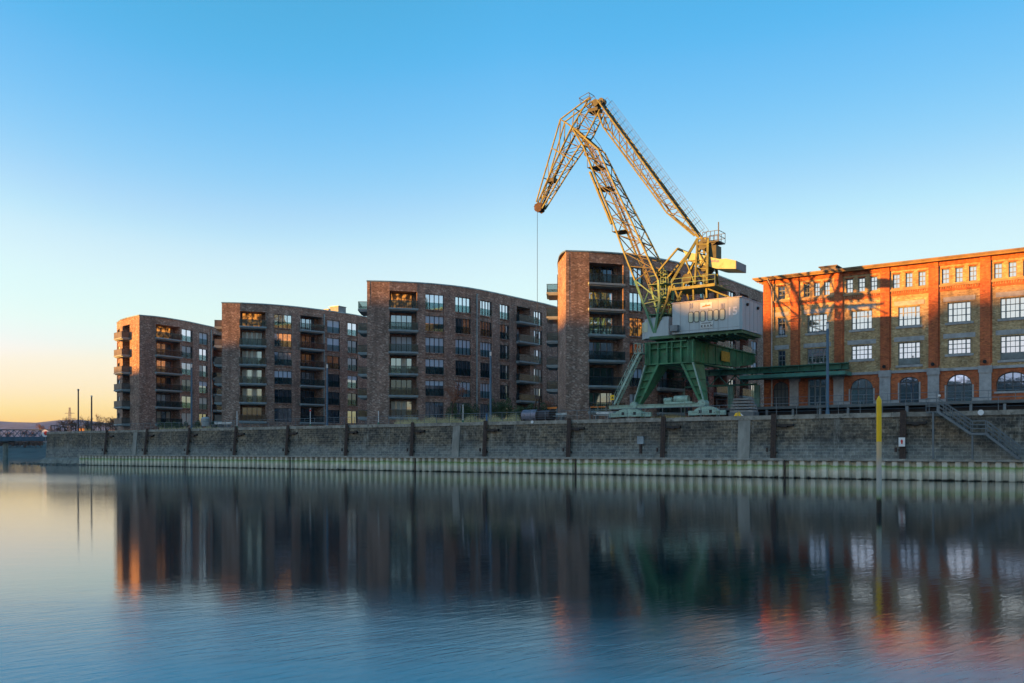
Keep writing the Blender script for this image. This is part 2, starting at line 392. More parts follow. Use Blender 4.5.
# sheet piling
US = uv(80, -1.2)
def sheet_material():
    m, nt, b = base_mat('sheet_pile')
    o = coords(nt); sz = nn(nt, 'ShaderNodeSeparateXYZ'); nt.links.new(o, sz.inputs[0])
    f = noise(nt, 1.3, 6, mapping(nt, o, (1, 1, .45)), .7)
    ad = nn(nt, 'ShaderNodeMath', operation='MULTIPLY_ADD'); nt.links.new(f, ad.inputs[0]); ad.inputs[1].default_value = .55; nt.links.new(sz.outputs['Z'], ad.inputs[2])
    mr = nn(nt, 'ShaderNodeMapRange'); nt.links.new(ad.outputs[0], mr.inputs[0]); mr.inputs[1].default_value = 0; mr.inputs[2].default_value = 2.3
    cc = ramp(nt, mr.outputs[0], [(.13, (.02, .022, .018)), (.19, (.56, .54, .44)), (.42, (.80, .74, .62)), (.56, (.55, .64, .42)), (.62, (.26, .42, .12)), (.69, (.68, .65, .56)), (.84, (.60, .57, .52)), (.97, (.16, .12, .09))])
    g = noise(nt, .6, 5, o, .7)
    cc = mix(nt, cc, ramp(nt, g, [(.3, (.7, .7, .72)), (.7, (1.15, 1.15, 1.1))]), 1.0, 'MULTIPLY')
    nt.links.new(cc, b.inputs['Base Color']); b.inputs['Roughness'].default_value = .8
    return m
mb = MB(); prof = []; u = US
while u < U1:
    prof += [(u, -1.32), (u+.40, -1.32), (u+.54, -.82), (u+.88, -.82)]; u += 1.02
    
n = len(prof); zs = (-1, 0, .5, 1.0, 1.5, 1.72)
mb.add([(a, b_, z) for z in zs for a, b_ in prof], [(j*n+i, j*n+i+1, (j+1)*n+i+1, (j+1)*n+i) for j in range(len(zs)-1) for i in range(n-1)])
tag(mb.build('sheet_piling', sheet_material(), wall), 'corrugated steel sheet piling with an algae band')
mb = MB(); mb.box((US-.2, -1.40, 1.70), (U1, -.30, 1.86)); mb.box((US-.2, -1.44, 1.66), (U1, -1.37, 1.80))
for x in (185.5, 290.5, 415.5, 576, 785):       # dark joints of the piling
    u = uv(x, -1.3); mb.box((u-.055, -1.44, -.5), (u+.055, -1.30, 1.72), 1)
mb.build('capping_beam', [CONC, RUST], wall)
mb = MB()   # rubble toe at the left end
mb.hexa([(UL-.9, -1.5, -.5), (US, -1.5, -.5), (US, 0, -.5), (UL-.9, 0, -.5)], [(UL-.4, -.9, .95), (US, -.9, .95), (US, 0, 1.3), (UL-.4, 0, 1.3)])
mb.build('footing', M('footing_stone', (.22, .22, .19), .9, var=.4, scale=1.4), wall)
mb = MB()
for i in range(260):
    u = random.uniform(UL-9, US+3) ; t_ = random.random()
    v = random.uniform(-3.0, -1.2) if u > UL-1 else random.uniform(-2.8, 3.5)
    z = random.uniform(-.15, .12); s = random.uniform(.15, .45)
    a = random.uniform(0, 3); c = V((u, v, z))
    ps = [c+V((math.cos(a+k*1.57+random.uniform(-.3, .3))*s, math.sin(a+k*1.57)*s*.8, -.2)) for k in range(4)]
    tp = [p*.6+c*.4+V((0, 0, s*.55+.1)) for p in ps]
    mb.hexa(ps, tp)
o = mb.build('rubble', M('rubble_stone', (.16, .16, .14), .9, var=.4, scale=2)); o.location = W(0, 0); o.rotation_euler.z = QROT
tag(o, kind='stuff', label='dark rubble stones at the waterline round the left end of the quay', cat='rubble')

# mooring posts on the wall
def mooring(x, lean=0, label='', sign=False):
    u = uv(x, -.5); t = qthing('mooring_post', label, 'mooring post', u, -.55, 1.86, 'steel mooring posts along the quay wall')
    s = 1.0
    mb = MB(); L = V((lean, .28, 4.3))
    P0 = V((0, 0, 0))
    mb.bar(P0+V((-.11, 0, 0)), P0+L+V((-.11, 0, 0)), .08, .30); mb.bar(P0+V((.11, 0, 0)), P0+L+V((.11, 0, 0)), .08, .30); mb.bar(P0, P0+L, .15, .12)
    mb.build('pile', RUST, t)
    for k in (.18, .55, .80):
        mb = MB(); c = P0+L*k; mb.box((c.x-.36, c.y+.05, c.z-.07), (c.x+.1, c.y+.4, c.z+.07)); mb.box((c.x+.1, c.y+.05, c.z-.26), (c.x+.34, c.y+.4, c.z-.14))
        mb.build('bracket', RUST, t)
    mb = MB(); mb.tube(P0+L*.12+V((-.55, -.1, .1)), P0+L*.12+V((-.55, -.1, .5)), .11, n=8)
    mb.build('bollard', RUST, t)
    mb = MB(); c = P0+L*.74
    mb.box((c.x+.2, c.y+.0, c.z-.10), (c.x+1.9, c.y+.38, c.z+.12)); mb.box((c.x+.8, c.y-.04, c.z-.20), (c.x+1.3, c.y+.38, c.z-.10))
    mb.build('recess_shadow', BLK, t)  # black bar standing in for the shadow of a wall recess
    if sign:
        mb = MB(); mb.box((-.27, -.26, 1.1), (.27, -.22, 1.9)); sg = mb.build('sign', WHT, t)
        mb = MB(); mb.ext([(-.04, 1.32), (.06, 1.32), (.10, 1.6), (0, 1.74), (-.10, 1.6)], -.275, -.262); mb.build('red_mark', REDP, sg)
    return t
for x, l, lab, sg in ((104.6, .25, 'leftmost rusty leaning mooring post, nearest the end of the quay wall', 0), (144.7, .25, 'leaning dark mooring post just right of the leftmost pale joint strip', 0),
                  (187.3, .2, 'leaning rusty mooring post below the leftmost tall lamp post', 0), (234, .12, 'dark mooring post below the brick pier of the second apartment block', 0),
                  (286.2, .05, 'mooring post with a pale strip under the second block from the left', 0), (345.4, 0, 'mooring post on the wall just left of the third apartment block pier', 0),
                  (411.3, 0, 'mooring post below the left loggias of the third apartment block', 0), (484.2, 0, 'mooring post just right of the middle pale joint strip on the wall', 0),
                  (568, 0, 'mooring post on the wall below the tall brick pier next to the crane', 0), (662.4, 0, 'mooring post on the wall directly below the green crane', 0),
                  (772.9, 0, 'rusty mooring post below the left end of the warehouse', 0), (902.5, 0, 'rusty mooring post bearing a small white sign with a red mark', 1)):
    mooring(x, l, lab, sg)
# small grey box and round discs on the wall
u = uv(640, -.4); t = qthing('wall_cabinet', 'grey metal box fixed to the quay wall below the crane', 'cabinet', u, -.12, zz(640, 444, -.2))
MB().box((-.36, -.25, 0), (.36, .1, .8)).build('case', M('cabinet_grey', (.28, .33, .36), .6), t)
MB().box((-.40, -.29, .8), (.40, .1, .85)).build('lid', GALV, t); MB().box((-.12, -.22, -1.0), (.12, .0, 0)).build('cable_duct', RUST, t)
for x, y, r, lab in ((980.6, 412.5, .24, 'round white disc on the wall beside the descending steel stair'), (532, 422, .18, 'small white disc on the quay wall left of the crane')):
    t = qthing('wall_disc', lab, 'disc', uv(x, -.2), -.14, zz(x, y, -.1), 'white discs on the quay wall')
    MB().tube((0, 0, 0), (0, -.04, 0), r, n=20).build('plate', WHT, t); MB().tube((0, .12, 0), (0, 0, 0), r*.3, n=8).build('bracket', GALV, t)

# ------------------------------------------------------------------ railings along the quay
def railing(name, lab, u0, u1, v, z0, h=1.08, step=2.0, bars=3, lean=0, group=None, mat=GALV, r=.022):
    t = qthing(name, lab, 'railing', u0, v, z0, group); n = max(1, round((u1-u0)/step)); st = (u1-u0)/n
    mb = MB(); mb.tube((0, 0, h), (u1-u0, 0, h), r*1.25, n=6); mb.build('top_rail', mat, t)
    mb = MB()
    for k in range(1, bars+1): mb.tube((0, 0, h*k/(bars+1)), (u1-u0, 0, h*k/(bars+1)), r*.5, n=4)
    mb.build('wire', mat, t)
    for i in range(n+1):
        mb = MB(); mb.bar((i*st+lean, 0, h), (i*st, .05, 0), r*2, r*2); mb.build('post', mat, t)
    return t
ga = 'promenade railings along the quay edge'
railing('quay_railing', 'steel promenade railing in front of the first and second apartment blocks', uv(117, .35), uv(365, .35), .35, QZ, group=ga)
railing('quay_railing', 'steel promenade railing in front of the third apartment block', uv(366, .35), uv(560, .35), .35, QZ, group=ga)
railing('quay_railing', 'steel promenade railing below the crane and its tall brick neighbour', uv(561, .35), uv(700, .35), .35, QZ, bars=1, group=ga)
railing('quay_railing', 'steel promenade railing in front of the orange brick warehouse', uv(701, .35), uv(929, .35), .35, QZ, h=1.15, bars=2, group=ga)
railing('quay_railing', 'steel railing on the quay right of the stair landing', uv(946, .35), 185, .35, QZ, h=1.15, bars=2, group=ga)
# old picket railing round the tip of the quay
t = qthing('picket_railing', 'old railing of inclined pickets round the left tip of the quay', 'railing', UL+.5, .5, QZ)
mb = MB(); L = uv(114, .5)-UL-.5
mb.bar((-.2, 0, 1.25), (L, 0, 1.25), .07); mb.bar((-.2, 0, 1.25), (-.9, 5, .7), .07); mb.build('top_rail', DARKM, t)
mb = MB()
for i in range(int(L/.55)): mb.bar((i*.55, .05, .02), (i*.55+.22, -.02, 1.25), .05)
for i in range(7): mb.bar((-.9*i/7-.2, 5*i/7, 0), (-.9*i/7-.05, 5*i/7, 1.2-.07*i), .05)
mb.build('pickets', DARKM, t)

# ------------------------------------------------------------------ apartment blocks
ROOFZ = 26.1; FL = [22.5-3.05*k for k in range(6)]
def curve(pts):
    def D(x):
        if x <= pts[0][0]: i = 0
        elif x >= pts[-1][0]: i = len(pts)-2
        else:
            i = max(k for k in range(len(pts)-1) if pts[k][0] <= x)
        (x0, d0), (x1, d1) = pts[i], pts[i+1]
        def sl(a, b): return (pts[b][1]-pts[a][1])/(pts[b][0]-pts[a][0])
        m0 = sl(max(i-1, 0), i+1); m1 = sl(i, min(i+2, len(pts)-1)); h = x1-x0; t_ = (x-x0)/h
        t2, t3 = t_*t_, t_**3
        if x <= pts[0][0] or x >= pts[-1][0]: return d0+(d1-d0)*t_
        return (2*t3-3*t2+1)*d0+(t3-2*t2+t_)*h*m0+(3*t2-2*t3)*d1+(t3-t2)*h*m1
    return D
def frame2(P, Q):
    e = (Q-P); l = e.length; e = e/l
    return (P, e, V((e.y, -e.x))), l
def win(root, fr, s0, s1, z0, z1, o, lights=2, style=None, rail=True, name='window', fm=None, transom=None, hb=()):
    fm = fm or FRM
    mb = MB(); fw = .06
    mb.fb(fr, s0, s1, z0, z0+fw, o-.06, o+.06); mb.fb(fr, s0, s1, z1-fw, z1, o-.06, o+.06)
    mb.fb(fr, s0, s0+fw, z0+fw, z1-fw, o-.06, o+.06); mb.fb(fr, s1-fw, s1, z0+fw, z1-fw, o-.06, o+.06)
    for k in range(1, lights):
        c = s0+(s1-s0)*k/lights; mb.fb(fr, c-.045, c+.045, z0+fw, z1-fw, o-.05, o+.05)
    for z in hb: mb.fb(fr, s0+fw, s1-fw, z-.03, z+.03, o-.045, o+.045)
    w = mb.build(name, fm, root, off=root.location)
    mb = MB(); mb.fb(fr, s0+fw, s1-fw, z0+fw, z1-fw, o-.05, o-.03)
    st = style or random.choice(('sky', 'sky', 'mid', 'mid', 'dark', 'blind', 'half', 'curt'))
    g = {'sky': G_SKY, 'mid': G_MID, 'dark': G_DRK, 'blind': CURT, 'half': G_MID, 'curt': G_MID, 'lit': GLOW, 'wh': G_WH}[st]
    mb.build('pane', g, w, off=root.location)
    if st in ('half', 'curt'):
        mb = MB()
        if st == 'half': mb.fb(fr, s0+fw, s1-fw, z0+(z1-z0)*random.uniform(.45, .75), z1-fw, o-.028, o-.01); mb.build('blind', CURT, w, off=root.location)
        else:
            for k in range(lights):
                if random.random() < .6:
                    a = s0+(s1-s0)*k/lights+.08; mb.fb(fr, a, a+(s1-s0)/lights-.16, z0+fw, z1-fw, o-.028, o-.015)
            if mb.f: mb.build('curtain', CURTW, w, off=root.location)
    if rail:
        mb = MB(); mb.fb(fr, s0-.04, s1+.04, z0+.08, z0+1.0, o+.13, o+.15); mb.fb(fr, s0-.04, s1+.04, z0+1.0, z0+1.04, o+.12, o+.16)
        mb.build('glass_guard', G_GUARD, w, off=root.location)
    return w
def balcony(root, fr, s0, s1, f, o0, o1, solid=None, slabm=SLAB):
    mb = MB(); mb.fb(fr, s0, s1, f-.22, f+.02, o0, o1); mb.fb(fr, s0+.05, s1-.05, f-.36, f-.222, o0+.02, o1-.25)
    sl = mb.build('balcony_slab', slabm, root, off=root.location)
    mb = MB(); z0, z1 = f+.06, f+1.0
    mb.fb(fr, s0+.03, s1-.03, z0, z1, o1-.06, o1-.04)
    if o1 > .6: mb.fb(fr, s0+.03, s0+.05, z0, z1, .02, o1-.07); mb.fb(fr, s1-.05, s1-.03, z0, z1, .02, o1-.07)
    mb.build('rail_panel', solid or G_RAIL, sl, off=root.location)
    mb = MB(); mb.fb(fr, s0+.01, s1-.01, z1+.002, z1+.06, o1-.08, o1-.02)
    if o1 > .6: mb.fb(fr, s0+.01, s0+.06, z1+.002, z1+.06, .02, o1-.082); mb.fb(fr, s1-.06, s1-.01, z1+.002, z1+.06, .02, o1-.082)
    n = max(2, int((s1-s0)/1.1))
    for k in range(n+1):
        c = s0+.03+(s1-s0-.1)*k/n; mb.fb(fr, c, c+.04, f+.022, z1, o1-.10, o1-.062)
    mb.build('handrail', FRM, sl, off=root.location)
def facade(root, wm, D, bays, x0, x1, styles={}):
    """wm: wall mesh builder; bays: (type, xa, xb, ...)"""
    def P(x): return gp(x, D(x))
    cur = x0
    for bi, b in enumerate(bays):
        ty, xa, xb = b[:3]
        if xa > cur:
            n = max(1, int((xa-cur)/12)); step = (xa-cur)/n
            for k in range(n):
                fr, l = frame2(P(cur+k*step), P(cur+(k+1)*step)); wm.fb(fr, 0, l, QZ-.5, ROOFZ-.002, -.4, 0)
        fr, l = frame2(P(xa), P(xb))
        if ty == 'pipe':
            wm.fb(fr, 0, l, QZ-.5, ROOFZ-.002, -.4, 0)
            mb = MB(); p = fr[0]+fr[1]*(l/2)+fr[2]*.10; mb.tube((p.x, p.y, QZ), (p.x, p.y, ROOFZ-.6), .085, n=8); mb.build('downpipe', COPM, root, off=root.location)
        elif ty == 'win':
            lights = b[3]
            zt = ROOFZ-.002
            for k, f in enumerate(FL):
                top = f+2.2
                wm.fb(fr, 0, l, top, zt, -.4, 0 if k == 0 else -.10)
                if k > 0: wm.fb(fr, -.02, l+.02, zt-.14, zt, -.3, .06)     # sill course
                st = styles.get((bi, k))
                win(root, fr, .0, l, f, top, -.22, lights, st, rail=(k < 5))
                zt = f
            wm.fb(fr, 0, l, QZ-.5, zt, -.4, -.05)
        else:  # loggia
            pro = b[3]; zt = ROOFZ-.002; ex = b[4] if len(b) > 4 else 0
            wm.fb(fr, 0, l, QZ-.5, FL[-1]-.3, -.4, 0)
            wm.fb(fr, 0, l, QZ-.5, ROOFZ-.3, -2.3, -1.9)
            wm.fb(fr, -.2, 0, QZ-.5, ROOFZ-.004, -2.2, -.402); wm.fb(fr, l, l+.2, QZ-.5, ROOFZ-.004, -2.2, -.402)
            wm.fb(fr, 0, l, FL[0]+2.4, zt, -2.2, 0)
            for k, f in enumerate(FL):
                balcony(root, fr, -.15 if pro > .3 else 0, l+ex+(.15 if pro > .3 else 0), f, -1.89, pro, solid=b[5] if len(b) > 5 else None)
                st = styles.get((bi, k))
                win(root, fr, l*.10, l*.88, f+.03, f+2.35, -1.84, 4 if l > 3 else 2, st, rail=False, name='balcony_door')
        cur = xb
    if x1 > cur:
        n = max(1, int((x1-cur)/12)); step = (x1-cur)/n
        for k in range(n):
            fr, l = frame2(P(cur+k*step), P(cur+(k+1)*step)); wm.fb(fr, 0, l, QZ-.5, ROOFZ-.002, -.4, 0)
def block(name, label, pts, bays, x1, end, endbays=None, sideb=None, styles={}, estyles={}, back=11.5, solidside=None):
    D = curve(pts); x0 = pts[0][0]
    p0 = gp(x0, D(x0)); root = thing(name, label, 'apartment block', (p0.x, p0.y, QZ), 0, 'curved brick apartment blocks on the quay')
    wm = MB(); facade(root, wm, D, bays, x0, x1, styles)
    front = [gp(x, D(x)) for x in [x0+(x1-x0)*k/16 for k in range(17)]]
    if endbays is not None:
        DE = curve(end); facade(root, wm, DE, endbays, end[0][0], x0, estyles)
        epts = [gp(x, DE(x)) for x in [end[0][0]+(x0-end[0][0])*k/6 for k in range(6)]]
        bl = epts[0]
        if sideb:                    # continue the end wall inland (rounded corner block)
            bl2 = bl+V(sideb['dir'])*sideb['len']; fr, l = frame2(bl2, bl); wm.fb(fr, 0, l, QZ-.5, ROOFZ-.002, -.4, 0); epts = [bl2]+epts; bl = bl2
    else:
        bl = p0+V(end)*back; epts = [bl]
        fr, l = frame2(bl, p0); wm.fb(fr, 0, l, QZ-.5, ROOFZ-.002, -.4, 0)
    if sideb:
        s0, s1 = sideb['s']; o1 = sideb.get('o', 1.5)
        for k, f in enumerate(FL):
            balcony(root, fr, l-s1, l-s0, f, .01, o1, solid=sideb.get('solid'))
            win(root, fr, l-s1+.4, l-s0-.4, f+.03, f+2.3, .03, 2, 'dark', rail=False, name='balcony_door')
    # back line: offset of the front
    bk = []
    for i, p in enumerate(front):
        a = front[max(i-1, 0)]; b_ = front[min(i+1, 16)]; e = (b_-a).normalized(); bk.append(p+V((-e.y, e.x))*back)
    bk[0] = bl if endbays is None else bl
    foot = epts+front+bk[:0:-1]
    inner = [p+(V((-((front[min(i+1, 16)]-front[max(i-1, 0)]).normalized().y), (front[min(i+1, 16)]-front[max(i-1, 0)]).normalized().x)))*2.35 for i, p in enumerate(front)]
    inner = inner[1:]+[]                       # core behind the loggias
    wm.prism(inner+bk[:0:-1], QZ-.5, ROOFZ-.01)
    fr, l = frame2(front[-1], bk[-1]); wm.fb(fr, 0, l, QZ-.5, ROOFZ-.004, -.4, 0)
    w_ = wm.build('wall', B_APT, root, off=root.location)
    mb = MB(); mb.prism(foot, ROOFZ, ROOFZ+.10); mb.build('roof', ROOFM, root, off=root.location)
    mb = MB()
    loop = epts+front
    for a, b_ in zip(loop, loop[1:]):
        if (b_-a).length < .05: continue
        fr, l = frame2(a, b_); mb.fb(fr, -.02, l+.02, ROOFZ+.004, ROOFZ+.16, -.35, .07)
    mb.build('coping', COPM, root, off=root.location)
    return root
bronze = M('bronze_panel', (.11, .10, .09), .5, .2)
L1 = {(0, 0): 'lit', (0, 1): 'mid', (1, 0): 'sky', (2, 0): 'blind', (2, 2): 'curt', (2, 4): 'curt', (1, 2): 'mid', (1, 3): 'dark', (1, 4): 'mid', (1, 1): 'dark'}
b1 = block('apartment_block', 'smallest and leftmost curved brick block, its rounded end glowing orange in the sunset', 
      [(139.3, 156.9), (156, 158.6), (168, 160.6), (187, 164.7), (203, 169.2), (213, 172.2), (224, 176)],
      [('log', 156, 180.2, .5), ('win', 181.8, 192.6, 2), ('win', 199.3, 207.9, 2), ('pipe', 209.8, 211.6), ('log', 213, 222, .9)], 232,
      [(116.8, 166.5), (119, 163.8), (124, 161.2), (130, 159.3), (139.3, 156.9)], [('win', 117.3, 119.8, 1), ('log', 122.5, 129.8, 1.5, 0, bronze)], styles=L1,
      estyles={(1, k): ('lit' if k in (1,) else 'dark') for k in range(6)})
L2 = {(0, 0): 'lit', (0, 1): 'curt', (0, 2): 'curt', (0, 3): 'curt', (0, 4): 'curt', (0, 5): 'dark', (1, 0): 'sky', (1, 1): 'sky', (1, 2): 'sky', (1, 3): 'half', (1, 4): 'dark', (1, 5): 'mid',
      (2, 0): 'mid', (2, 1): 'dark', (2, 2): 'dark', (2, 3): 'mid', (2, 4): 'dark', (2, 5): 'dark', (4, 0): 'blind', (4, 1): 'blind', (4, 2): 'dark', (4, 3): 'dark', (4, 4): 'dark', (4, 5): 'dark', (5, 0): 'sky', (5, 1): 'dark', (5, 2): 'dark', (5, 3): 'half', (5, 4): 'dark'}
b2 = block('apartment_block', 'second brick block from the left, with a yellow-lit box on its roof',
      [(221.8, 143.6), (241, 144), (252, 144.5), (265, 145.2), (290, 147.2), (312, 149.8), (337, 153.4), (357, 157.2), (372, 160.5)],
      [('log', 240, 265.6, .35), ('win', 274.4, 292, 4), ('log', 300.5, 322.5, .5), ('pipe', 323, 324.6), ('win', 327.3, 340, 2), ('win', 347.7, 357.8, 2)], 385,
      (-.17, .985), sideb={'s': (1.2, 5.5), 'o': 1.35, 'solid': bronze}, styles=L2)
L3 = {(0, 0): 'lit', (0, 1): 'mid', (0, 2): 'blind', (0, 3): 'curt', (0, 4): 'dark', (0, 5): 'curt', (1, 0): 'sky', (1, 1): 'half', (1, 2): 'blind', (1, 3): 'half', (1, 4): 'half', (1, 5): 'mid',
      (2, 0): 'sky', (2, 1): 'dark', (2, 2): 'blind', (2, 3): 'dark', (2, 4): 'blind', (4, 0): 'sky', (4, 1): 'dark', (4, 2): 'blind', (4, 3): 'dark', (4, 4): 'blind',
      (5, 0): 'sky', (5, 1): 'dark', (5, 2): 'dark', (5, 3): 'dark', (5, 4): 'dark', (6, 0): 'mid', (7, 0): 'sky', (7, 1): 'curt', (7, 2): 'curt', (7, 3): 'curt', (7, 4): 'curt'}
b3 = block('apartment_block', 'middle brick block with a downpipe between its windows, left of the crane rope',
      [(367, 125.2), (390, 125.6), (402, 126), (430, 127.2), (460, 129.6), (480, 132.2), (500, 135.7), (520, 139.6), (547, 145.4), (560, 149)],
      [('log', 389.5, 417, .35), ('win', 425.5, 444, 4), ('win', 455.5, 471, 4), ('pipe', 475.6, 477.4), ('win', 480.4, 492, 4), ('win', 500, 509.5, 3), ('log', 516.7, 530.2, .7, 1.2), ('win', 534, 542.4, 3)], 570,
      (-.05, 1), sideb={'s': (1.5, 6), 'o': 1.45}, styles=L3)
L4 = {(0, 0): 'dark', (0, 1): 'sky', (0, 2): 'sky', (0, 3): 'sky', (0, 4): 'dark', (0, 5): 'mid', (1, 0): 'sky', (1, 1): 'sky', (1, 2): 'lit', (1, 3): 'dark', (1, 4): 'half'}
b4 = block('apartment_block', 'tall brick block directly behind the crane',
      [(566, 106.3), (589, 106.7), (607, 107.2), (625, 108), (650, 109.8), (685, 114), (714, 120.4), (740, 127.4), (762, 134.2)],
      [('log', 589.2, 623.3, .35), ('win', 629.7, 643, 3), ('log', 657.5, 681, .5), ('win', 685, 693, 2), ('win', 700, 709, 2), ('log', 714, 727, .5), ('win', 729, 736, 2), ('log', 740, 748.5, .5), ('win', 751.5, 757.5, 2)], 772,
      [(557.9, 113), (558.8, 110.2), (561.2, 107.9), (566, 106.3)], [], sideb={'s': (0.2, 4.2), 'o': 1.45, 'dir': (.062, 1), 'len': 8}, styles=L4)
# rooftop plant on block two
def rooftop(xa, xb, d, h, lab, z0=ROOFZ+.11):
    a, b_ = gp(xa, d+1), gp(xb, d-1.5); fr, l = frame2(a, b_)
    t = thing('rooftop_unit', lab, 'rooftop unit', (a.x, a.y, z0))
    m1 = MB(); m1.fb(fr, 0, l*.55, z0, z0+h*.75, -3, 0); m1.build('duct', M('sunlit_cladding', (.55, .42, .20), .6), t, off=t.location)  # sunlight on this side of the box put into its ochre colour
    m1 = MB(); m1.fb(fr, l*.55, l, z0, z0+h, -2.2, -.3); m1.build('housing', M('plant_housing', (.20, .26, .28), .6), t, off=t.location)
    m1 = MB(); m1.fb(fr, l*.53, l+.08, z0+h+.002, z0+h+.08, -2.3, -.2); m1.build('cap', COPM, t, off=t.location)
rooftop(318, 337, 157, 1.35, 'sunlit ochre and grey plant box on the roof of the second block')

# ------------------------------------------------------------------ warehouse
VW = 20.0
def wu(x, v=VW): return uv(x, v)
uc = [wu(x) for x in (838.8, 885.2, 933.6, 985.5)]
sp_ = (uc[-1]-uc[0])/3
u_l = wu(764)
pil = [(u_l, wu(771)-u_l+.0), (wu(791), wu(799)-wu(791))]
pw = .95
pil = [(wu(763.8), wu(771.2)), (wu(791), wu(799)), (wu(834.7), wu(843)), (wu(880.6), wu(889.8)), (wu(928.8), wu(938.5)), (wu(980.2), wu(990.7))]
while pil[-1][1] < 178: pil.append((pil[-1][0]+sp_, pil[-1][1]+sp_))
uR = pil[-1][1]
wh = qthing('brick_warehouse', 'four-storey orange and buff brick warehouse with arched ground-floor openings', 'warehouse', u_l, VW)
FR = (V((0, 0)), V((1, 0)), V((0, -1)))   # local facade frame, outward = towards the water
X = lambda u: u-u_l
class _R: location = V((0, 0, 0))
ZD, ZC, ZF, ZE = 7.6, 11.45, 20.35, 23.05
def wwin(s0, s1, z0, z1, lights, hbars, style='wh', name='window', o=-.2):
    mb = MB(); fw = .09
    mb.fb(FR, s0, s1, z0, z0+fw, o-.05, o+.06); mb.fb(FR, s0, s1, z1-fw, z1, o-.05, o+.06)
    mb.fb(FR, s0, s0+fw, z0+fw, z1-fw, o-.05, o+.06); mb.fb(FR, s1-fw, s1, z0+fw, z1-fw, o-.05, o+.06)
    for k in lights: c = s0+(s1-s0)*k; mb.fb(FR, c-.06, c+.06, z0+fw, z1-fw, o-.05, o+.05)
    for k in hbars: c = z0+(z1-z0)*k; mb.fb(FR, s0+fw, s1-fw, c-.035, c+.035, o-.045, o+.04)
    n = 4 if s1-s0 > 1.5 else 2
    for k in range(1, n+ (1 if n > 2 else 0)):
        c = s0+(s1-s0)*k/(n+(1 if n > 2 else 0)); mb.fb(FR, c-.022, c+.022, z0+fw, z1-fw, o-.044, o+.03)
    w = mb.build(name, FRMW, wh)
    mb = MB(); mb.fb(FR, s0+fw, s1-fw, z0+fw, z1-fw, o-.05, o-.025)
    mb.build('pane', {'wh': G_WH, 'dark': G_DRK, 'mid': G_MID}[style], w)
    return w
wb, wr = MB(), MB()      # buff wall, red ground-floor wall
sills, lint = [], []
def arch_wall(mb, s0, s1, a0, a1, z0, zt, zs, za, o0, o1, n=14):
    """wall from s0..s1 with arched opening a0..a1, springing zs, crown za"""
    mb.fb(FR, s0, a0, z0, zt, o0, o1); mb.fb(FR, a1, s1, z0, zt, o0, o1)
    c = (a0+a1)/2; hw = (a1-a0)/2
    def az(s): 
        t_ = max(0, 1-((s-c)/hw)**2); return zs+(za-zs)*math.sqrt(t_)
    for i in range(n):
        p, r_ = a0+(a1-a0)*i/n, a0+(a1-a0)*(i+1)/n
        zp, zr = az(p), az(r_)
        ys = (-o1, -o0)
        mb.add([(p, ys[0], zp), (r_, ys[0], zr), (r_, ys[1], zr), (p, ys[1], zp), (p, ys[0], zt), (r_, ys[0], zt), (r_, ys[1], zt), (p, ys[1], zt)], MB.BF)
    return az
def arch_window(a0, a1, z0, zs, za, style, door=False):
    c = (a0+a1)/2; hw = (a1-a0)/2
    def az(s, k=1.0): return zs+(za-zs)*math.sqrt(max(0, 1-((s-c)/hw)**2))
    N_ = 20; y = .24
    poly = [(a0, z0), (a1, z0)]+[(a1-(a1-a0)*i/N_, az(a1-(a1-a0)*i/N_)) for i in range(N_+1)]
    mb = MB()
    pts = [(a0, z0)]+[(a0+(a1-a0)*i/N_, az(a0+(a1-a0)*i/N_)) for i in range(N_+1)]+[(a1, z0)]
    for p, r_ in zip(pts, pts[1:]+pts[:1]):
        if (V(p)-V(r_)).length > .01: mb.bar((p[0], y-.04, p[1]), (r_[0], y-.04, r_[1]), .14, .16)
    fr = (.33, .67) if door else (.25, .5, .75)
    for k in fr: s = a0+(a1-a0)*k; mb.box((s-.05, y-.08, z0), (s+.05, y, az(s)))
    mb.box((a0+.05, y-.075, zs-.06), (a1-.05, y-.005, zs+.06))
    if not door: mb.box((a0+.05, y-.07, z0+(zs-z0)*.5-.03), (a1-.05, y-.005, z0+(zs-z0)*.5+.03))
    w = mb.build('arched_door' if door else 'arched_window', FRM, wh)
    mb = MB(); mb.ext(poly, y, y+.04); mb.build('pane', style, w)
SH = M('grey_shutter', (.10, .11, .11), .7, var=.2)
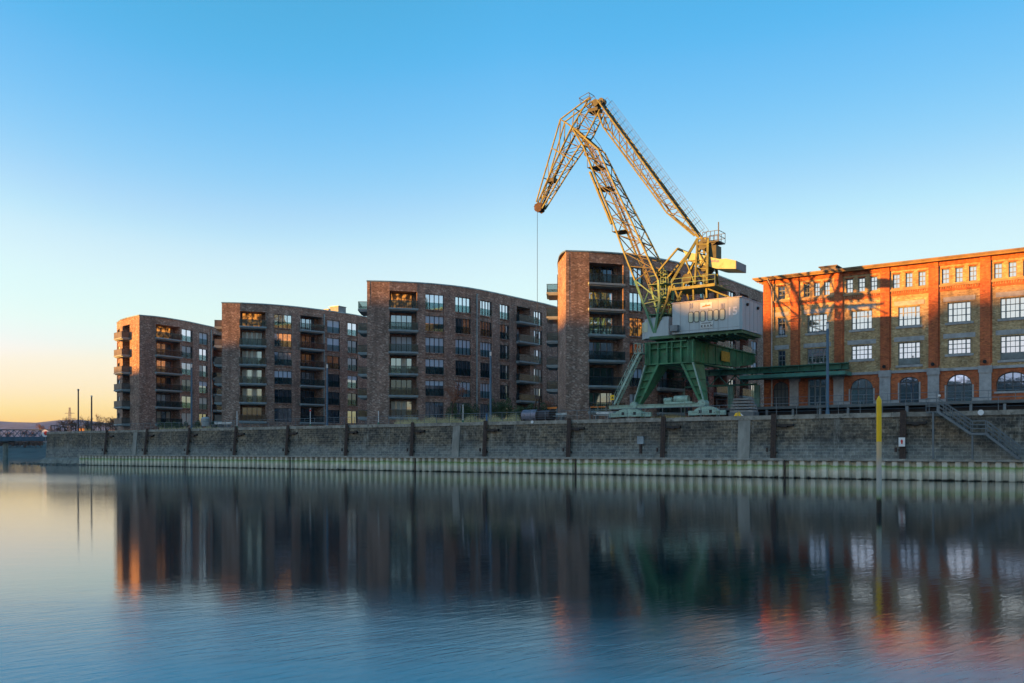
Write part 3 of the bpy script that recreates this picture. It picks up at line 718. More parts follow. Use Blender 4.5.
for i in range(len(pil)-1):
    s0, s1 = X(pil[i][1]), X(pil[i+1][0])
    # measured openings for bays in view, regular ones beyond
    w_ = s1-s0; c = (s0+s1)/2
    if i == 0: big = (X(wu(777.9)), X(wu(785.4))); sm = [(X(wu(778)), X(wu(785.2)))]
    elif i == 1: big = (X(wu(807.3)), X(wu(827.2))); sm = [(X(wu(a)), X(wu(b_))) for a, b_ in ((803.6, 809.8), (814, 819.9), (824, 830))]
    else:
        big = (c-1.13, c+1.13); sm = [(c+k*1.32-.38, c+k*1.32+.38) for k in (-1, 0, 1)]
    tall = i in (1, 3, 5, 7)
    z_levels = [(12.0 if tall else 12.9, 14.5), (16.3, 18.45), (20.55, 22.15)]
    # buff panel pieces
    zt = ZC
    cur = ZC
    for li, (za, zb) in enumerate(z_levels):
        ops = [big] if li < 2 else sm
        if i == 0: za, zb = (za if li else 12.6), zb
        wb.fb(FR, s0, s1, cur, za, -.45, 0)
        e = s0
        for a, b_ in ops: wb.fb(FR, e, a, za, zb, -.45, 0); e = b_
        wb.fb(FR, e, s1, za, zb, -.45, 0); cur = zb
        for a, b_ in ops:
            if li < 2:
                w0 = wwin(a, b_, za, zb, (.22, .78) if b_-a > 1.5 else (), (.36, .68) if not (tall and li == 0) else (.3, .55, .78), 'wh' if i not in (0,) else 'dark')
                if tall and li == 0 and i: 
                    mb = MB(); mb.fb(FR, a+.1, b_-.1, za+.1, za+(zb-za)*.28, -.17, -.14); mb.build('spandrel_panel', FRMW, w0)
                mb = MB(); mb.fb(FR, a-.25, b_+.25, za-.24, za, -.3, .10); mb.build('sill', STONE, wh)
                mb = MB(); mb.fb(FR, a-.42, b_+.42, zb+.12, zb+.62, -.3, .05); mb.build('lintel', STONE, wh)
            else:
                wwin(a, b_, za, zb, (), (.34, .67), 'wh' if i else 'dark')
                mb = MB(); mb.fb(FR, a-.08, b_+.08, zb, zb+.14, -.3, .03); mb.build('lintel', B_RED, wh)
    wb.fb(FR, s0, s1, cur, ZE, -.45, 0)
    # brick string course and frieze under the top windows
    mb = MB(); mb.fb(FR, s0, s1, 20.22, 20.45, -.2, .12); mb.build('sill', M('string_course', (.34, .22, .12), .8), wh)
    mb = MB(); mb.fb(FR, s0, s1, 19.72, 19.98, -.2, .06); 
    k = s0
    while k < s1-.12: mb.fb(FR, k, min(k+.12, s1), 19.98, 20.22, -.2, .07); k += .24
    mb.build('frieze', B_RED, wh)
    # side strips of red brick beside the top-floor field
    mb = MB(); mb.fb(FR, s0, s0+.14, ZC+.3, 19.7, -.2, .04); mb.fb(FR, s0, s1, ZE-.55, ZE-.02, -.2, .10); mb.build('brick_trim', B_RED, wh)
    # ground floor
    if i == 1:
        a0, a1 = X(wu(807.5)), X(wu(826.5))
        wr.fb(FR, s0, a0, QZ-.5, ZC-.3, -.45, 0); wr.fb(FR, a1, s1, QZ-.5, ZC-.3, -.45, 0); wr.fb(FR, a0, a1, 10.9, ZC-.3, -.45, 0); wr.fb(FR, a0, a1, QZ-.5, ZD, -.45, 0)
        mb = MB(); d0 = a0+.8; d1 = a1-.8
        for a in (a0, a0+.12, d0, d1, a1-.12): mb.fb(FR, a-.05, a+.07, ZD, 10.9, -.3, -.15)
        mb.fb(FR, a0, a1, 10.0, 10.12, -.3, -.15); mb.fb(FR, a0, a1, 10.8, 10.9, -.3, -.15); w0 = mb.build('glazed_door', GALV, wh)
        mb = MB(); mb.fb(FR, a0, a1, ZD, 10.9, -.28, -.24); mb.build('pane', G_MID, w0)
    else:
        if i == 0: a0, a1, zs, za, z0 = X(wu(773)), X(wu(788.5)), 9.9, 10.75, ZD
        elif i == 5 or i == 7: a0, a1, zs, za, z0 = c-1.5, c+1.5, 9.7, 10.75, 8.75
        elif i == 3: a0, a1, zs, za, z0 = c-1.0, c+1.0, 10.1, 10.7, ZD
        else: a0, a1, zs, za, z0 = c-1.25, c+1.25, 9.6, 10.75, ZD
        arch_wall(wr, s0, s1, a0, a1, z0, ZC-.3, zs, za, -.45, 0); wr.fb(FR, a0, a1, QZ-.5, z0, -.45, 0) ; wr.fb(FR, s0, a0, QZ-.5, z0, -.45, 0); wr.fb(FR, a1, s1, QZ-.5, z0, -.45, 0)
        arch_window(a0, a1, z0, zs, za, SH if i == 0 else (G_MID if i % 2 else G_SKY), door=(i in (2, 3, 4, 6)))
        if i not in (0, 5, 7):
            mb = MB(); mb.fb(FR, s0, a0-.02, ZD, ZD+.55, -.1, .07); mb.fb(FR, a1+.02, s1, ZD, ZD+.55, -.1, .07); mb.build('plinth', STONE, wh)
            for q0, q1 in ((a0-.16, a0), (a1, a1+.16)): mb = MB(); mb.fb(FR, q0, q1, ZD+.56, zs, -.1, .05); mb.build('door_jamb', STONE, wh)
        if i in (5, 7): mb = MB(); mb.fb(FR, a0-.2, a1+.2, z0-.22, z0, -.2, .1); mb.build('sill', STONE, wh)
wb.build('upper_wall', B_BUF, wh)
for i, (a, b_) in enumerate(pil):
    a, b_ = X(a), X(b_)
    mb = MB(); mb.fb(FR, a, b_, ZC+.002, ZE, -.45, .22); mb.build('pilaster', B_RED, wh)
    wr.fb(FR, a, b_, QZ-.5, ZC-.3, -.45, 0)
    if i == 0: continue
    off = {1: (-.05, .95)}.get(i, (-.08, .08))
    mb = MB()
    mb.fb(FR, a+off[0] if i > 1 else a-.1, b_+off[1] if i > 1 else b_-.02, ZD-.01, ZC-.75, -.2, .26)
    mb.fb(FR, a-.16, b_+.16, ZC-.65, ZC+.05, -.2, .36); mb.fb(FR, a-.10, b_+.10, ZC-.75, ZC-.652, -.2, .31)
    mb.build('stone_pier', STONE, wh)
    mb = MB(); mb.tube(((a+b_)/2, -.32, ZC+.5), ((a+b_)/2, -.62, ZC+.45), .14, .2, 10); mb.bar(((a+b_)/2, -.15, ZC+.6), ((a+b_)/2, -.42, ZC+.5), .06); mb.build('wall_lamp', BLK, wh)
wr.build('ground_wall', B_RED, wh)
mb = MB(); mb.fb(FR, X(pil[0][1]), X(uR), ZC-.3, ZC-.002, -.45, .16); mb.build('cornice', STONE, wh)
LW = X(uR); DW = 17
# gable sides and back
mb = MB(); mb.box((0.001, .45, QZ-.5), (.45, DW, ZE)); mb.box((.45, DW-.4, QZ-.5), (LW, DW, ZE)); mb.box((LW-.45, .45, QZ-.5), (LW-.001, DW-.4, ZE)); mb.build('side_wall', B_RED, wh)
mb = MB(); mb.box((.45, .46, QZ-.5), (LW-.45, .6, ZE-.1)); mb.build('inner_lining', BLK, wh)
# eaves and roof
e = .95
mb = MB(); mb.box((-e, -e, ZE), (LW+e, DW+e, ZE+.10)); 
mb.box((-e+.1, -e+.1, ZE-.12), (LW+e-.1, -.3, ZE-.002))
for k in range(int(DW/.8)): mb.box((-e+.05, k*.8, ZE-.16), (-.001, k*.8+.12, ZE-.002))
mb.build('eaves', EAVE, wh)
mb = MB(); mb.box((-e-.12, -e-.12, ZE+.08), (LW+e+.12, -e+.002, ZE+.24)); mb.box((-e-.12, -e+.004, ZE+.08), (-e+.001, DW+e, ZE+.24)); mb.build('gutter', M('gutter_metal', (.18, .13, .08), .5, .2), wh)
z0 = ZE+.11
P_ = [(-e, -e), (LW+e, -e), (LW+e, DW+e), (-e, DW+e)]; rp = [(6, 6, z0+1.35), (LW-6, 6, z0+1.35), (LW-6, DW-6, z0+1.35), (6, DW-6, z0+1.35)]
mb = MB(); mb.add([(a, b_, z0) for a, b_ in P_]+rp, [(0, 1, 5, 4), (1, 2, 6, 5), (2, 3, 7, 6), (3, 0, 4, 7), (4, 5, 6, 7), (3, 2, 1, 0)]); rf = mb.build('roof', TILE, wh)
ux = X(uv(823, VW+4)); ux2 = X(uv(838, VW+4))
mb = MB(); mb.box((ux, 3, z0+.5), (ux2, 5.5, z0+1.25)); mb.box((ux-.2, 2.8, z0+1.25), (ux2+.2, 5.7, z0+1.37)); mb.build('chimney', M('render_grey', (.17, .15, .14), .9), rf)
mb = MB(); mb.tube((X(wu(772.6)), -.32, ZD), (X(wu(772.6)), -.32, ZE-.9), .09, n=8); mb.bar((X(wu(772.6)), -.32, ZE-.9), (X(wu(770.0)), -e, ZE), .13); mb.build('downpipe', M('downpipe_zinc', (.38, .34, .30), .5), wh)
# loading ramp in front of the warehouse
VR = 14.6
rmp = qthing('loading_ramp', 'raised loading platform with a dark open underside along the warehouse', 'platform', u_l-4, VR)
mb = MB(); mb.box((0, 0, 7.30), (LW+8, VW-VR-.01, ZD)); mb.build('deck', M('deck_concrete', (.13, .14, .14), .8), rmp)
mb = MB(); mb.box((0, 1.6, QZ-.2), (LW+8, 1.9, 7.25)); mb.build('underside_shade', BLK, rmp)  # black sheet put in for the shade under the deck
for k in range(int((LW+8)/3)):
    mb = MB(); mb.box((k*3+.1, .05, QZ), (k*3+.35, .35, 7.248)); mb.build('post', GALV, rmp)
railing('platform_railing', 'thin steel railing on the edge of the warehouse platform', u_l-3.8, u_l+LW+3, VR+.1, ZD, h=1.0, step=2.4, bars=2)

# ------------------------------------------------------------------ crane runway and canopy
ry = lambda x, y, v: zz(x, y, v)
ua, ub = uv(640, 19.3), uv(848, 19.0)
rw = qthing('crane_runway', 'dark green steel runway girder carried by green posts, running onto the warehouse canopy', 'runway', ua, 19.2)
zt_, zb_ = ry(800, 364.8, 18.9), ry(800, 370.5, 18.9)
mb = MB(); L = ub-ua
mb.box((0, -.45, zt_-.12), (L, .35, zt_)); mb.box((0, -.1, zb_), (L, .1, zt_-.12)); mb.box((0, -.4, zb_-.1), (L, .3, zb_))
k = 0
while k < L: mb.box((k, -.4, zb_), (k+.05, -.1, zt_-.12)); k += 1.6
mb.build('girder', GRND, rw)
mb = MB(); u2 = uv(742, 18); 
mb.box((u2-ua, -2.1, ry(800, 376.5, 17.3)), (L+.2, .5, ry(800, 372.8, 17.3))); mb.build('canopy', M('canopy_green', (.07, .22, .17), .6), rw)
zl = zb_-.1
mb = MB()
for k in range(14): 
    a = k*(uv(752, 19)-ua)/14; b_ = (k+1)*(uv(752, 19)-ua)/14
    mb.bar((a, 0, zl-1.2 if k % 2 else zl), (b_, 0, zl if k % 2 else zl-1.2), .12)
mb.box((0, -.15, zl-1.35), (uv(756, 19)-ua, .15, zl-1.15)); mb.build('lattice', GRND, rw)
for x in (682, 731, 757):
    uu = uv(x, 19.2)-ua; mb = MB(); mb.box((uu-.28, -.1, QZ), (uu+.28, .1, zl-1.35)); mb.box((uu-.3, -.25, QZ), (uu-.2, .25, zl-1.35)); mb.box((uu+.2, -.25, QZ), (uu+.3, .25, zl-1.35)); mb.build('post', M('post_green', (.17, .30, .24), .6, var=.3), rw)

# ------------------------------------------------------------------ the crane
VB = 4.5
uC = uv(668, 2)
cr = qthing('harbour_crane', 'green portal harbour crane with lattice boom and grey machinery house numbered 15', 'crane', uC, 0, QZ)
def cl(x, y, v): p = q(x, y, v); return V((p.x-uC, p.y, p.z-QZ))
def zq(x, y, v): return zz(x, y, v)-QZ
# portal
ptl = MB(); Lx, Rx = cl(644.5, 344, 2), cl(693.4, 340, 2)
zt = 14.15-QZ; zbm = 11.95-QZ; u0, u1 = Lx.x, Rx.x; D2 = 2.9
ptl.box((u0, 2.45, zbm), (u1, 2.5, zt)); ptl.box((u0-.1, 2, zt), (u1+.1, 2+D2, zt+.12)); ptl.box((u0-.1, 2, zbm-.12), (u1+.1, 2+D2, zbm)); ptl.box((u0, 2+D2-.1, zbm), (u1, 2+D2-.05, zt))
for x in (645.6, 657.9, 666.9, 671.8, 680.8, 692.6):
    uu = cl(x, 350, 2).x; ptl.box((uu-.06, 1.98, zbm), (uu+.06, 2.45, zt))
ptl.box((u0+.1, 2.05, zt-.62), (u1-.1, 2.45, zt-.56))
gd = ptl.build('front_girder', GRN, cr)
def longgirder(uu):
    mb = MB(); t2 = .45; LEN = 18.4
    prof = [(2, zbm), (14.0, 12.37-QZ-.1), (2+LEN-.9, 12.95-QZ), (2+LEN, 13.5-QZ), (2+LEN-.4, zt), (2, zt)]
    vs = [(uu-t2*.55, a, b_) for a, b_ in prof]+[(uu+t2*.55, a, b_) for a, b_ in prof]; n = len(prof)
    mb.add(vs, [(i, (i+1) % n, n+(i+1) % n, n+i) for i in range(n)]+[tuple(range(n-1, -1, -1)), tuple(range(n, 2*n))])
    mb.box((uu-t2, 2, zt+.002), (uu+t2, 2+LEN-.4, zt+.12))
    for a in (2, 4, 6, 8, 10, 12, 14, 16, 18): 
        zb2 = zbm+(a-2)/12*.35 if a < 14 else zbm+.35+(a-14)*.22
        mb.box((uu-t2*.75, a, zb2), (uu+t2*.75, a+.08, zt))
    mb.box((uu-t2, 2, zbm-.1), (uu+t2, 13.5, zbm-.002))
    o = mb.build('side_girder', GRN, cr); return o
g1 = longgirder(u1-.35); g2 = longgirder(u0+.35)
mb = MB(); mb.box((u0, 19.3, 13.2-QZ), (u1, 20.0, 13.9-QZ)); mb.build('rear_tie', GRN, cr)
p = cl(730, 352, 9); mb = MB(); uu = u1-.35+.45
a = q(729, 352, 0)
# yellow plate on the side girder
vy = 2+((729-693.4)/(755-693.4))*18.4*.78
mb = MB(); mb.box((uu+.0, vy-1.1, zt-1.55), (uu+.06, vy+1.3, zt-.45)); mb.build('warning_plate', M('plate_yellow', (.50, .33, .04), .6, c2=(.10, .08, .04), scale=4, var=.3), g1)
# legs
def leg(to, ti, bo, bi, d0=2.9, d1=1.0):
    mb = MB(); zb = 7.65-QZ; v0 = 2.0
    def ring(o, i_, d, z): return [(o, v0, z), (i_, v0, z), (i_, v0+d, z), (o, v0+d, z)]
    a_, b_ = (to, ti) if to < ti else (ti, to); c_, e_ = (bo, bi) if bo < bi else (bi, bo)
    B, T_ = ring(c_, e_, d1, zb), ring(a_, b_, d0, zbm-.12)
    # recessed web with flanges
    web = lambda R4: [(R4[0][0], R4[0][1]+.4, R4[0][2]), (R4[1][0], R4[1][1]+.4, R4[1][2]), R4[2], R4[3]]
    mb.hexa(web(B), web(T_))
    for (b1_, t1_) in ((B[0], T_[0]), (B[1], T_[1])):
        mb.bar((b1_[0], v0+.1, b1_[2]), (t1_[0], v0+.1, t1_[2]), .13, .26)
    for k in (.22, .42, .62, .82):
        pl = [V(B[i])*(1-k)+V(T_[i])*k for i in range(2)]
        mb.box((pl[0].x, v0, pl[0].z-.04), (pl[1].x, v0+.4, pl[0].z+.04))
    for k in (.3, .6):
        pl = [V(B[i])*(1-k)+V(T_[i])*k for i in (1, 2)]; s_ = 1
        mb.bar(pl[0]+V((.03, 0, 0)), pl[1]+V((.03, 0, 0)), .08)
    l_ = mb.build('leg', GRN, cr)
    mb = MB(); mb.bar((bo, v0-.04, zb), (to, v0-.04, zbm-.1), .26, .12); mb.build('flange', PALEG, l_)
leg(cl(645.6, 362, 2).x, cl(657.4, 362, 2).x, cl(633.8, 404, 2).x, cl(638.6, 404, 2).x)
leg(cl(693, 361, 2).x, cl(681.3, 361, 2).x, cl(704.3, 400, 2).x, cl(700.0, 400, 2).x)
mb = MB(); a, b_ = cl(609, 405, 1.8).x, cl(704.5, 403, 1.8).x
mb.box((a, 1.8, 7.2-QZ), (b_, 2.5, 7.52-QZ)); mb.box((a, 1.7, 7.52-QZ), (b_, 2.6, 7.58-QZ)); mb.build('sill_beam', PALEG, cr)
for c in (cl(634.5, 404, 2).x, cl(702.5, 402, 2).x): MB().tube((c, 1.68, 7.5-QZ), (c, 2.8, 7.5-QZ), .42, n=14).build('pivot', PALEG, cr)
for (xa, xb) in ((609.5, 651), (688.5, 725)):
    a, b_ = cl(xa, 412, 2).x, cl(xb, 412, 2).x; L = b_-a
    mb = MB()
    mb.ext([(a+.12*L, .62), (b_-.12*L, .62), (b_-.28*L, 1.05), (b_-.4*L, 1.18), (a+.4*L, 1.18), (a+.28*L, 1.05)], 1.75, 2.45)
    mb.box((a, 1.9, .28), (a+.24*L, 2.3, .75)); mb.box((b_-.24*L, 1.9, .28), (b_, 2.3, .75))
    mb.box((a+.2*L, 1.7, .3), (b_-.2*L, 2.5, .9)); bg = mb.build('bogie', PALEG, cr)
    for k in (.08, .32, .68, .92):
        mb = MB(); c = a+k*L; mb.tube((c, 1.98, .27), (c, 2.22, .27), .26, n=16); mb.build('wheel', RUST, bg)
    mb = MB()
    for k in (.36, .64): mb.box((a+k*L-.16, 1.68, .48), (a+k*L+.16, 1.72, .8))
    mb.build('access_hole', BLK, bg)
# rail, motors, cabinets under the portal
mb = MB(); mb.tube((cl(680, 400, 3).x-.6, 3, 2.1), (cl(680, 400, 3).x+1.0, 3, 2.1), .38, n=12); mb.box((cl(676, 400, 3).x-1.2, 2.6, 1.6), (cl(690, 400, 3).x+.4, 3.4, 1.8)); mb.tube((cl(668, 400, 3).x-.4, 3, 2.0), (cl(668, 400, 3).x+.5, 3, 2.0), .3, n=12)
mb.build('drive_motor', PALEG, cr)
# access stair on the left
st_t, st_b = cl(641, 353, 1.6), cl(616, 404.5, 1.6)
mb = MB()
for dv_ in (0, .75):
    mb.bar(st_b+V((0, dv_-.4, 0)), st_t+V((0, dv_-.4, 0)), .06, .22)
    for h in (.55, 1.05): mb.bar(st_b+V((0, dv_-.4, h)), st_t+V((0, dv_-.4, h)), .045)
    for k in range(8): pp = st_b.lerp(st_t, k/7)+V((0, dv_-.4, 0)); mb.bar(pp, pp+V((0, 0, 1.05)), .045)
for k in range(1, 24): pp = st_b.lerp(st_t, k/24); mb.box((pp.x-.13, pp.y-.38, pp.z-.02), (pp.x+.13, pp.y+.34, pp.z+.02))
mb.build('stair', PALEG, cr)
mb = MB(); mb.box((st_t.x-.6, 1.1, st_t.z-.1), (u0+.1, 2.4, st_t.z)); 
for k in (0, .5, 1): pp = st_t.x-.6+(u0-st_t.x+.6)*k; mb.bar((pp, 1.12, st_t.z), (pp, 1.12, st_t.z+1.0), .045)
mb.bar((st_t.x-.6, 1.12, st_t.z+1), (u0, 1.12, st_t.z+1), .05); mb.build('landing', PALEG, cr)
c = cl(612.6, 397.5, 1.5); mb = MB(); mb.box((c.x-.28, c.y-.03, c.z-.28), (c.x+.28, c.y, c.z+.28)); s_ = mb.build('warning_sign', YEL, cr)
mb = MB(); mb.ext([(c.x-.15, c.z-.12), (c.x+.15, c.z-.12), (c.x, c.z+.16)], c.y-.036, c.y-.031); mb.build('pictogram', BLK, s_)
mb = MB(); mb.bar((c.x, c.y+.04, 7.5-QZ), (c.x, c.y+.04, c.z+.2), .06); mb.build('sign_post', GALV, s_)
# slewing gear
cs = (u0+u1)/2+.9
mb = MB(); mb.tube((cs, VB, zt+.12), (cs, VB, zt+.45), 2.0, n=28); mb.tube((cs, VB, zt+.45), (cs, VB, 14.84-QZ-.02), 1.55, n=28); mb.build('slewing_ring', M('slew_dark', (.04, .06, .045), .7), cr)
# machinery house
HV0, HV1 = 1.5, 7.5
ha, hb = cl(672.3, 320, HV0).x, cl(741.2, 320, HV0).x; hz0, hz1 = 14.88-QZ, 18.1-QZ
mb = MB()
cut = .5
mb.prism([(ha, HV0), (hb-cut*.4, HV0), (hb, HV0+cut*.6), (hb, HV1), (ha, HV1)], hz0, hz1)
k = ha+.9
hs = mb.build('machinery_house', HOUSE, cr)
mb = MB()
while k < hb-.5: mb.box((k, HV0-.010, hz0+.03), (k+.035, HV0-.001, hz1-.03)); k += 1.05
mb.box((ha+.05, HV0-.010, hz0+.25), (hb-.25, HV0-.001, hz0+.28)); k = HV0+1.2
while k < HV1-.3: mb.box((hb+.001, k, hz0+.03), (hb+.010, k+.035, hz1-.03)); k += 1.1
mb.build('plate_seam', M('seam_grey', (.24, .26, .27), .7, var=.3), hs)
mb = MB(); mb.box((ha-.08, HV0-.06, hz1+.002), (hb+.06, HV1+.06, hz1+.09)); mb.build('house_roof', M('house_roof_paint', (.42, .42, .46), .6), hs)
mb = MB(); mb.box((ha-2.9, HV0+.4, hz0-.32), (hb-.1, HV1-.1, hz0-.004))
for k in range(9): a = ha+k*(hb-ha)/9; mb.box((a, HV0+.25, hz0-.5), (a+.15, HV1-.2, hz0-.322))
mb.build('underframe', M('underframe_green', (.06, .14, .07), .7, var=.4), cr)
# house windows
for a, b_ in ((162, 190), (195, 223), (230, 258), (272, 300), (306, 334), (340, 370)):
    x0, x1 = 660+a/5.69, 660+b_/5.69; A_, B_ = cl(x0, 315, HV0), cl(x1, 315, HV0)
    za, zb = 15.92-QZ, 17.08-QZ; r_ = .14
    def rr(x0, z0, x1, z1, r): return [(x0+r, z0), (x1-r, z0), (x1, z0+r), (x1, z1-r), (x1-r, z1), (x0+r, z1), (x0, z1-r), (x0, z0+r)]
    mb = MB(); mb.ext(rr(A_.x-.02, za, B_.x+.02, zb, r_), HV0-.05, HV0-.014); w0 = mb.build('house_window', M('window_gasket', (.13, .14, .12), .6), hs)
    mb = MB(); mb.ext(rr(A_.x+.06, za+.08, B_.x-.06, zb-.08, .09), HV0-.06, HV0-.052); mb.build('pane', M('milky_glass', (.52, .56, .42), .35, var=.08), w0)
def panel(xa, xb, ya, yb, mat, name, thick=.03):
    c0, c1 = cl(xa, yb, HV0), cl(xb, ya, HV0); mb = MB(); zc = (c0.z+cl(xb, yb, HV0).z)/2; z1 = (cl(xa, ya, HV0).z+c1.z)/2
    mb.box((c0.x, HV0-thick, zc), (c1.x, HV0-.013, z1)); return mb.build(name, mat, hs), (c0.x, c1.x, zc, z1)
pn, (a, b_, c0, c1) = panel(700.3, 712, 302.6, 308.6, M('panel_white', (.75, .76, .82), .5, var=.04), 'logo_panel')
h = c1-c0; mb = MB(); mb.ext([(a+.18, c0+h*.28), (b_-.15, c0+h*.42), (b_-.2, c0+h*.62), (a+(b_-a)*.55, c0+h*.55), (a+(b_-a)*.5, c0+h*.72), (a+(b_-a)*.42, c0+h*.55), (a+.25, c0+h*.48)], HV0-.04, HV0-.032); mb.build('orange_emblem', ORGP, pn)
mb = MB(); mb.ext([(a+(b_-a)*.47, c0+h*.6), (a+(b_-a)*.53, c0+h*.6), (a+(b_-a)*.5, c0+h*.92)], HV0-.046, HV0-.041); mb.build('grey_emblem', GALV, pn)
pn, (a, b_, c0, c1) = panel(700.6, 713.2, 321, 328, M('nameplate_white', (.60, .62, .60), .5, var=.06), 'nameplate', .05)
def text(s, x, y, z, size, mat, parent, name, depth=.006):
    cu = bpy.data.curves.new(name, 'FONT'); cu.body = s; cu.size = size; cu.align_x = 'CENTER'; cu.align_y = 'CENTER'; cu.extrude = depth; cu.offset = size*.022
    o = bpy.data.objects.new(name, cu); col.objects.link(o)
    dg = bpy.context.evaluated_depsgraph_get(); me = bpy.data.meshes.new_from_object(o.evaluated_get(dg)); bpy.data.objects.remove(o)
    me.materials.clear(); me.materials.append(mat); me.transform(Matrix.Rotation(R(90), 4, 'X')); 
    o = bpy.data.objects.new(name, me); col.objects.link(o); o.parent = parent; o.location = (x, y, z); return o
DKB = M('lettering_dark', (.05, .035, .03), .6)
text('K R A N', (a+b_)/2, HV0-.06, c0+(c1-c0)*.28, .36, DKB, pn, 'lettering')
mb = MB(); k = a+.12
for wd in (.10, .07, .10, .06, .08, .09, .05, .07, .10, .07): 
    mb.box((k, HV0-.056, c0+(c1-c0)*.62), (k+wd*.8, HV0-.051, c0+(c1-c0)*.80)); k += wd+.03
mb.build('small_print', DKB, pn)
c = cl(732.4, 311.5, HV0); text('15', c.x, HV0-.02, c.z, 1.15, WHT, hs, 'number')
for xx in (691, 722.5):
    mb = MB(); c = cl(xx, 305.5, HV0)
    for k in (0, .22): mb.box((c.x-.2+k, HV0-.05, c.z-.3), (c.x-.04+k, HV0-.014, c.z+.22))
    mb.build('vent', M('vent_blue', (.30, .34, .44), .5), hs)
mb = MB(); c = cl(675.8, 328.7, HV0); mb.box((c.x-.42, HV0-.55, c.z-.3), (c.x+.42, HV0-.014, c.z+.32)); mb.build('cable_box', GALV, hs)
mb = MB()
for vv_ in (3, 6): mb.tube((hb, vv_, hz1-.55), (hb+.18, vv_, hz1-.6), .16, n=10)
mb.build('side_lamp', BLK, hs)
# operator's cab
ca, cb = cl(638.3, 330, 3.3).x, ha-1.3; cz0 = zq(650, 338.2, 3.3); cz1 = zq(655, 317.5, 3.3)
mb = MB(); mb.prism([(ca+.9, 3.3), (cb+.0, 3.3), (cb, 5.3), (ca+.3, 5.3), (ca, 4.9), (ca, 4.2)], cz0, cz1-.35)
mb.prism([(ca+1.1, 3.4), (cb, 3.4), (cb, 5.2), (ca+.5, 5.2), (ca+.3, 4.9), (ca+.3, 4.25)], cz1-.35, cz1)
cab = mb.build('operator_cab', HOUSE, cr)
for i_, (s0_, s1_) in enumerate(((.08, .44), (.54, .92))):
    P0, P1 = V((ca, 4.2)), V((ca+.9, 3.3)); a2, b2 = P0.lerp(P1, s0_), P0.lerp(P1, s1_); nrm = V((-.71, -.71))*.03
    mb = MB(); zz0, zz1 = cz0+.75, cz0+1.75
    mb.add([(a2.x+nrm.x, a2.y+nrm.y, zz0), (b2.x+nrm.x, b2.y+nrm.y, zz0), (b2.x, b2.y, zz0), (a2.x, a2.y, zz0), (a2.x+nrm.x, a2.y+nrm.y, zz1), (b2.x+nrm.x, b2.y+nrm.y, zz1), (b2.x, b2.y, zz1), (a2.x, a2.y, zz1)], MB.BF)
    mb.build('cab_window', MATS['milky_glass'], cab)
mb = MB(); mb.box((ca+.7, 3.27, cz0+.7), (ca+1.15, 3.298, cz0+1.75)); mb.build('cab_window', MATS['milky_glass'], cab)

# lattice boom helpers
def lattice(parent, name, mat, top, bot, hv, seg, wc=.16, wl=.08, v0=VB, mat_l=None, faces='nftb', ph=0):
    """top, bot: lists of (x,y) survey points of the two chords; hv: half widths"""
    n = len(top)
    C = []
    for chord in (top, bot):
        for sgn in (-1, 1):
            pl = []
            for i, (x, y) in enumerate(chord):
                p = cl(x, y, v0); pl.append(V((p.x, v0+sgn*hv[i], p.z)))
            C.append(pl)
    mb = MB()
    for pl in C:
        for a, b_ in zip(pl, pl[1:]): mb.bar(a, b_, wc)
    ch = mb.build(name, mat, parent)
    def at(pl, t_):
        f = t_*(n-1); i = min(int(f), n-2); return pl[i].lerp(pl[i+1], f-i)
    mb = MB(); k = 0
    ts = [i/seg for i in range(seg+1)]
    tn, tf, bn, bf = C[0], C[1], C[2], C[3]
    for k in range(seg):
        a, b_ = ts[k], ts[k+1]
        for (p, r_) in ((tn, bn), (tf, bf), (tn, tf), (bn, bf)):
            if k > 0: mb.bar(at(p, a), at(r_, a), wl)
            if (k+ph) % 2: mb.bar(at(p, a), at(r_, b_), wl)
            else: mb.bar(at(r_, a), at(p, b_), wl)
    mb.build('lacing', mat_l or mat, ch)
    return ch, C
# main boom: one paint, its foot given a green copy coloured as if shaded
boomU = lattice(cr, 'boom', BOOMM, [(666, 282.5), (653, 257), (636, 222), (619, 188), (601.5, 151.5), (575.5, 129)], [(643, 283), (629.5, 252), (614, 212), (599, 177), (586.5, 148), (573.5, 128)], [1.9, 1.55, 1.3, 1.05, .75, .5], 11, .17, .085, mat_l=BOOMD)
boomL = lattice(cr, 'boom_foot', BOOMG, [(660, 334), (666, 302), (666, 282.5)], [(658.5, 334), (650, 306), (643, 283)], [1.1, 1.6, 1.9], 2, .24, .12)
b0 = boomU[0]
# ladder and cable run inside the boom
mb = MB()
lp = [cl(*p, VB-.4) for p in ((652, 290), (640, 258), (626, 222), (609, 182), (594, 152), (580, 133))]
for a, b_ in zip(lp, lp[1:]):
    for dx in (-.22, .22): mb.bar(a+V((dx, 0, 0)), b_+V((dx, 0, 0)), .07)
    m_ = int((b_-a).length/.45)
    for k in range(m_): c = a.lerp(b_, k/m_); mb.bar(c+V((-.22, 0, 0)), c+V((.22, 0, 0)), .05)
    mb.bar(a+V((-.3, .9, 0)), b_+V((-.3, .9, 0)), .12); mb.bar(a+V((.3, .9, .9)), b_+V((.3, .9, .9)), .05); 
mb.build('boom_ladder', M('ladder_steel', (.12, .10, .06), .7), b0)
mb = MB()
lp = [cl(*p, VB-1.2) for p in ((611.5, 224), (601.5, 200), (590, 172))]
for a, b_ in zip(lp, lp[1:]): mb.box((0, 0, 0), (0, 0, 0)) if False else mb.bar(a, b_, .34, .2)
mb.build('cable_tray', BOOMM, b0)
c = cl(585.5, 154, 3.6); mb = MB(); mb.tube(c, c+V((0, .3, 0)), .22, n=10); mb.bar(c, c+V((.7, 0, .2)), .07); mb.build('flood_lamp', BLK, b0)
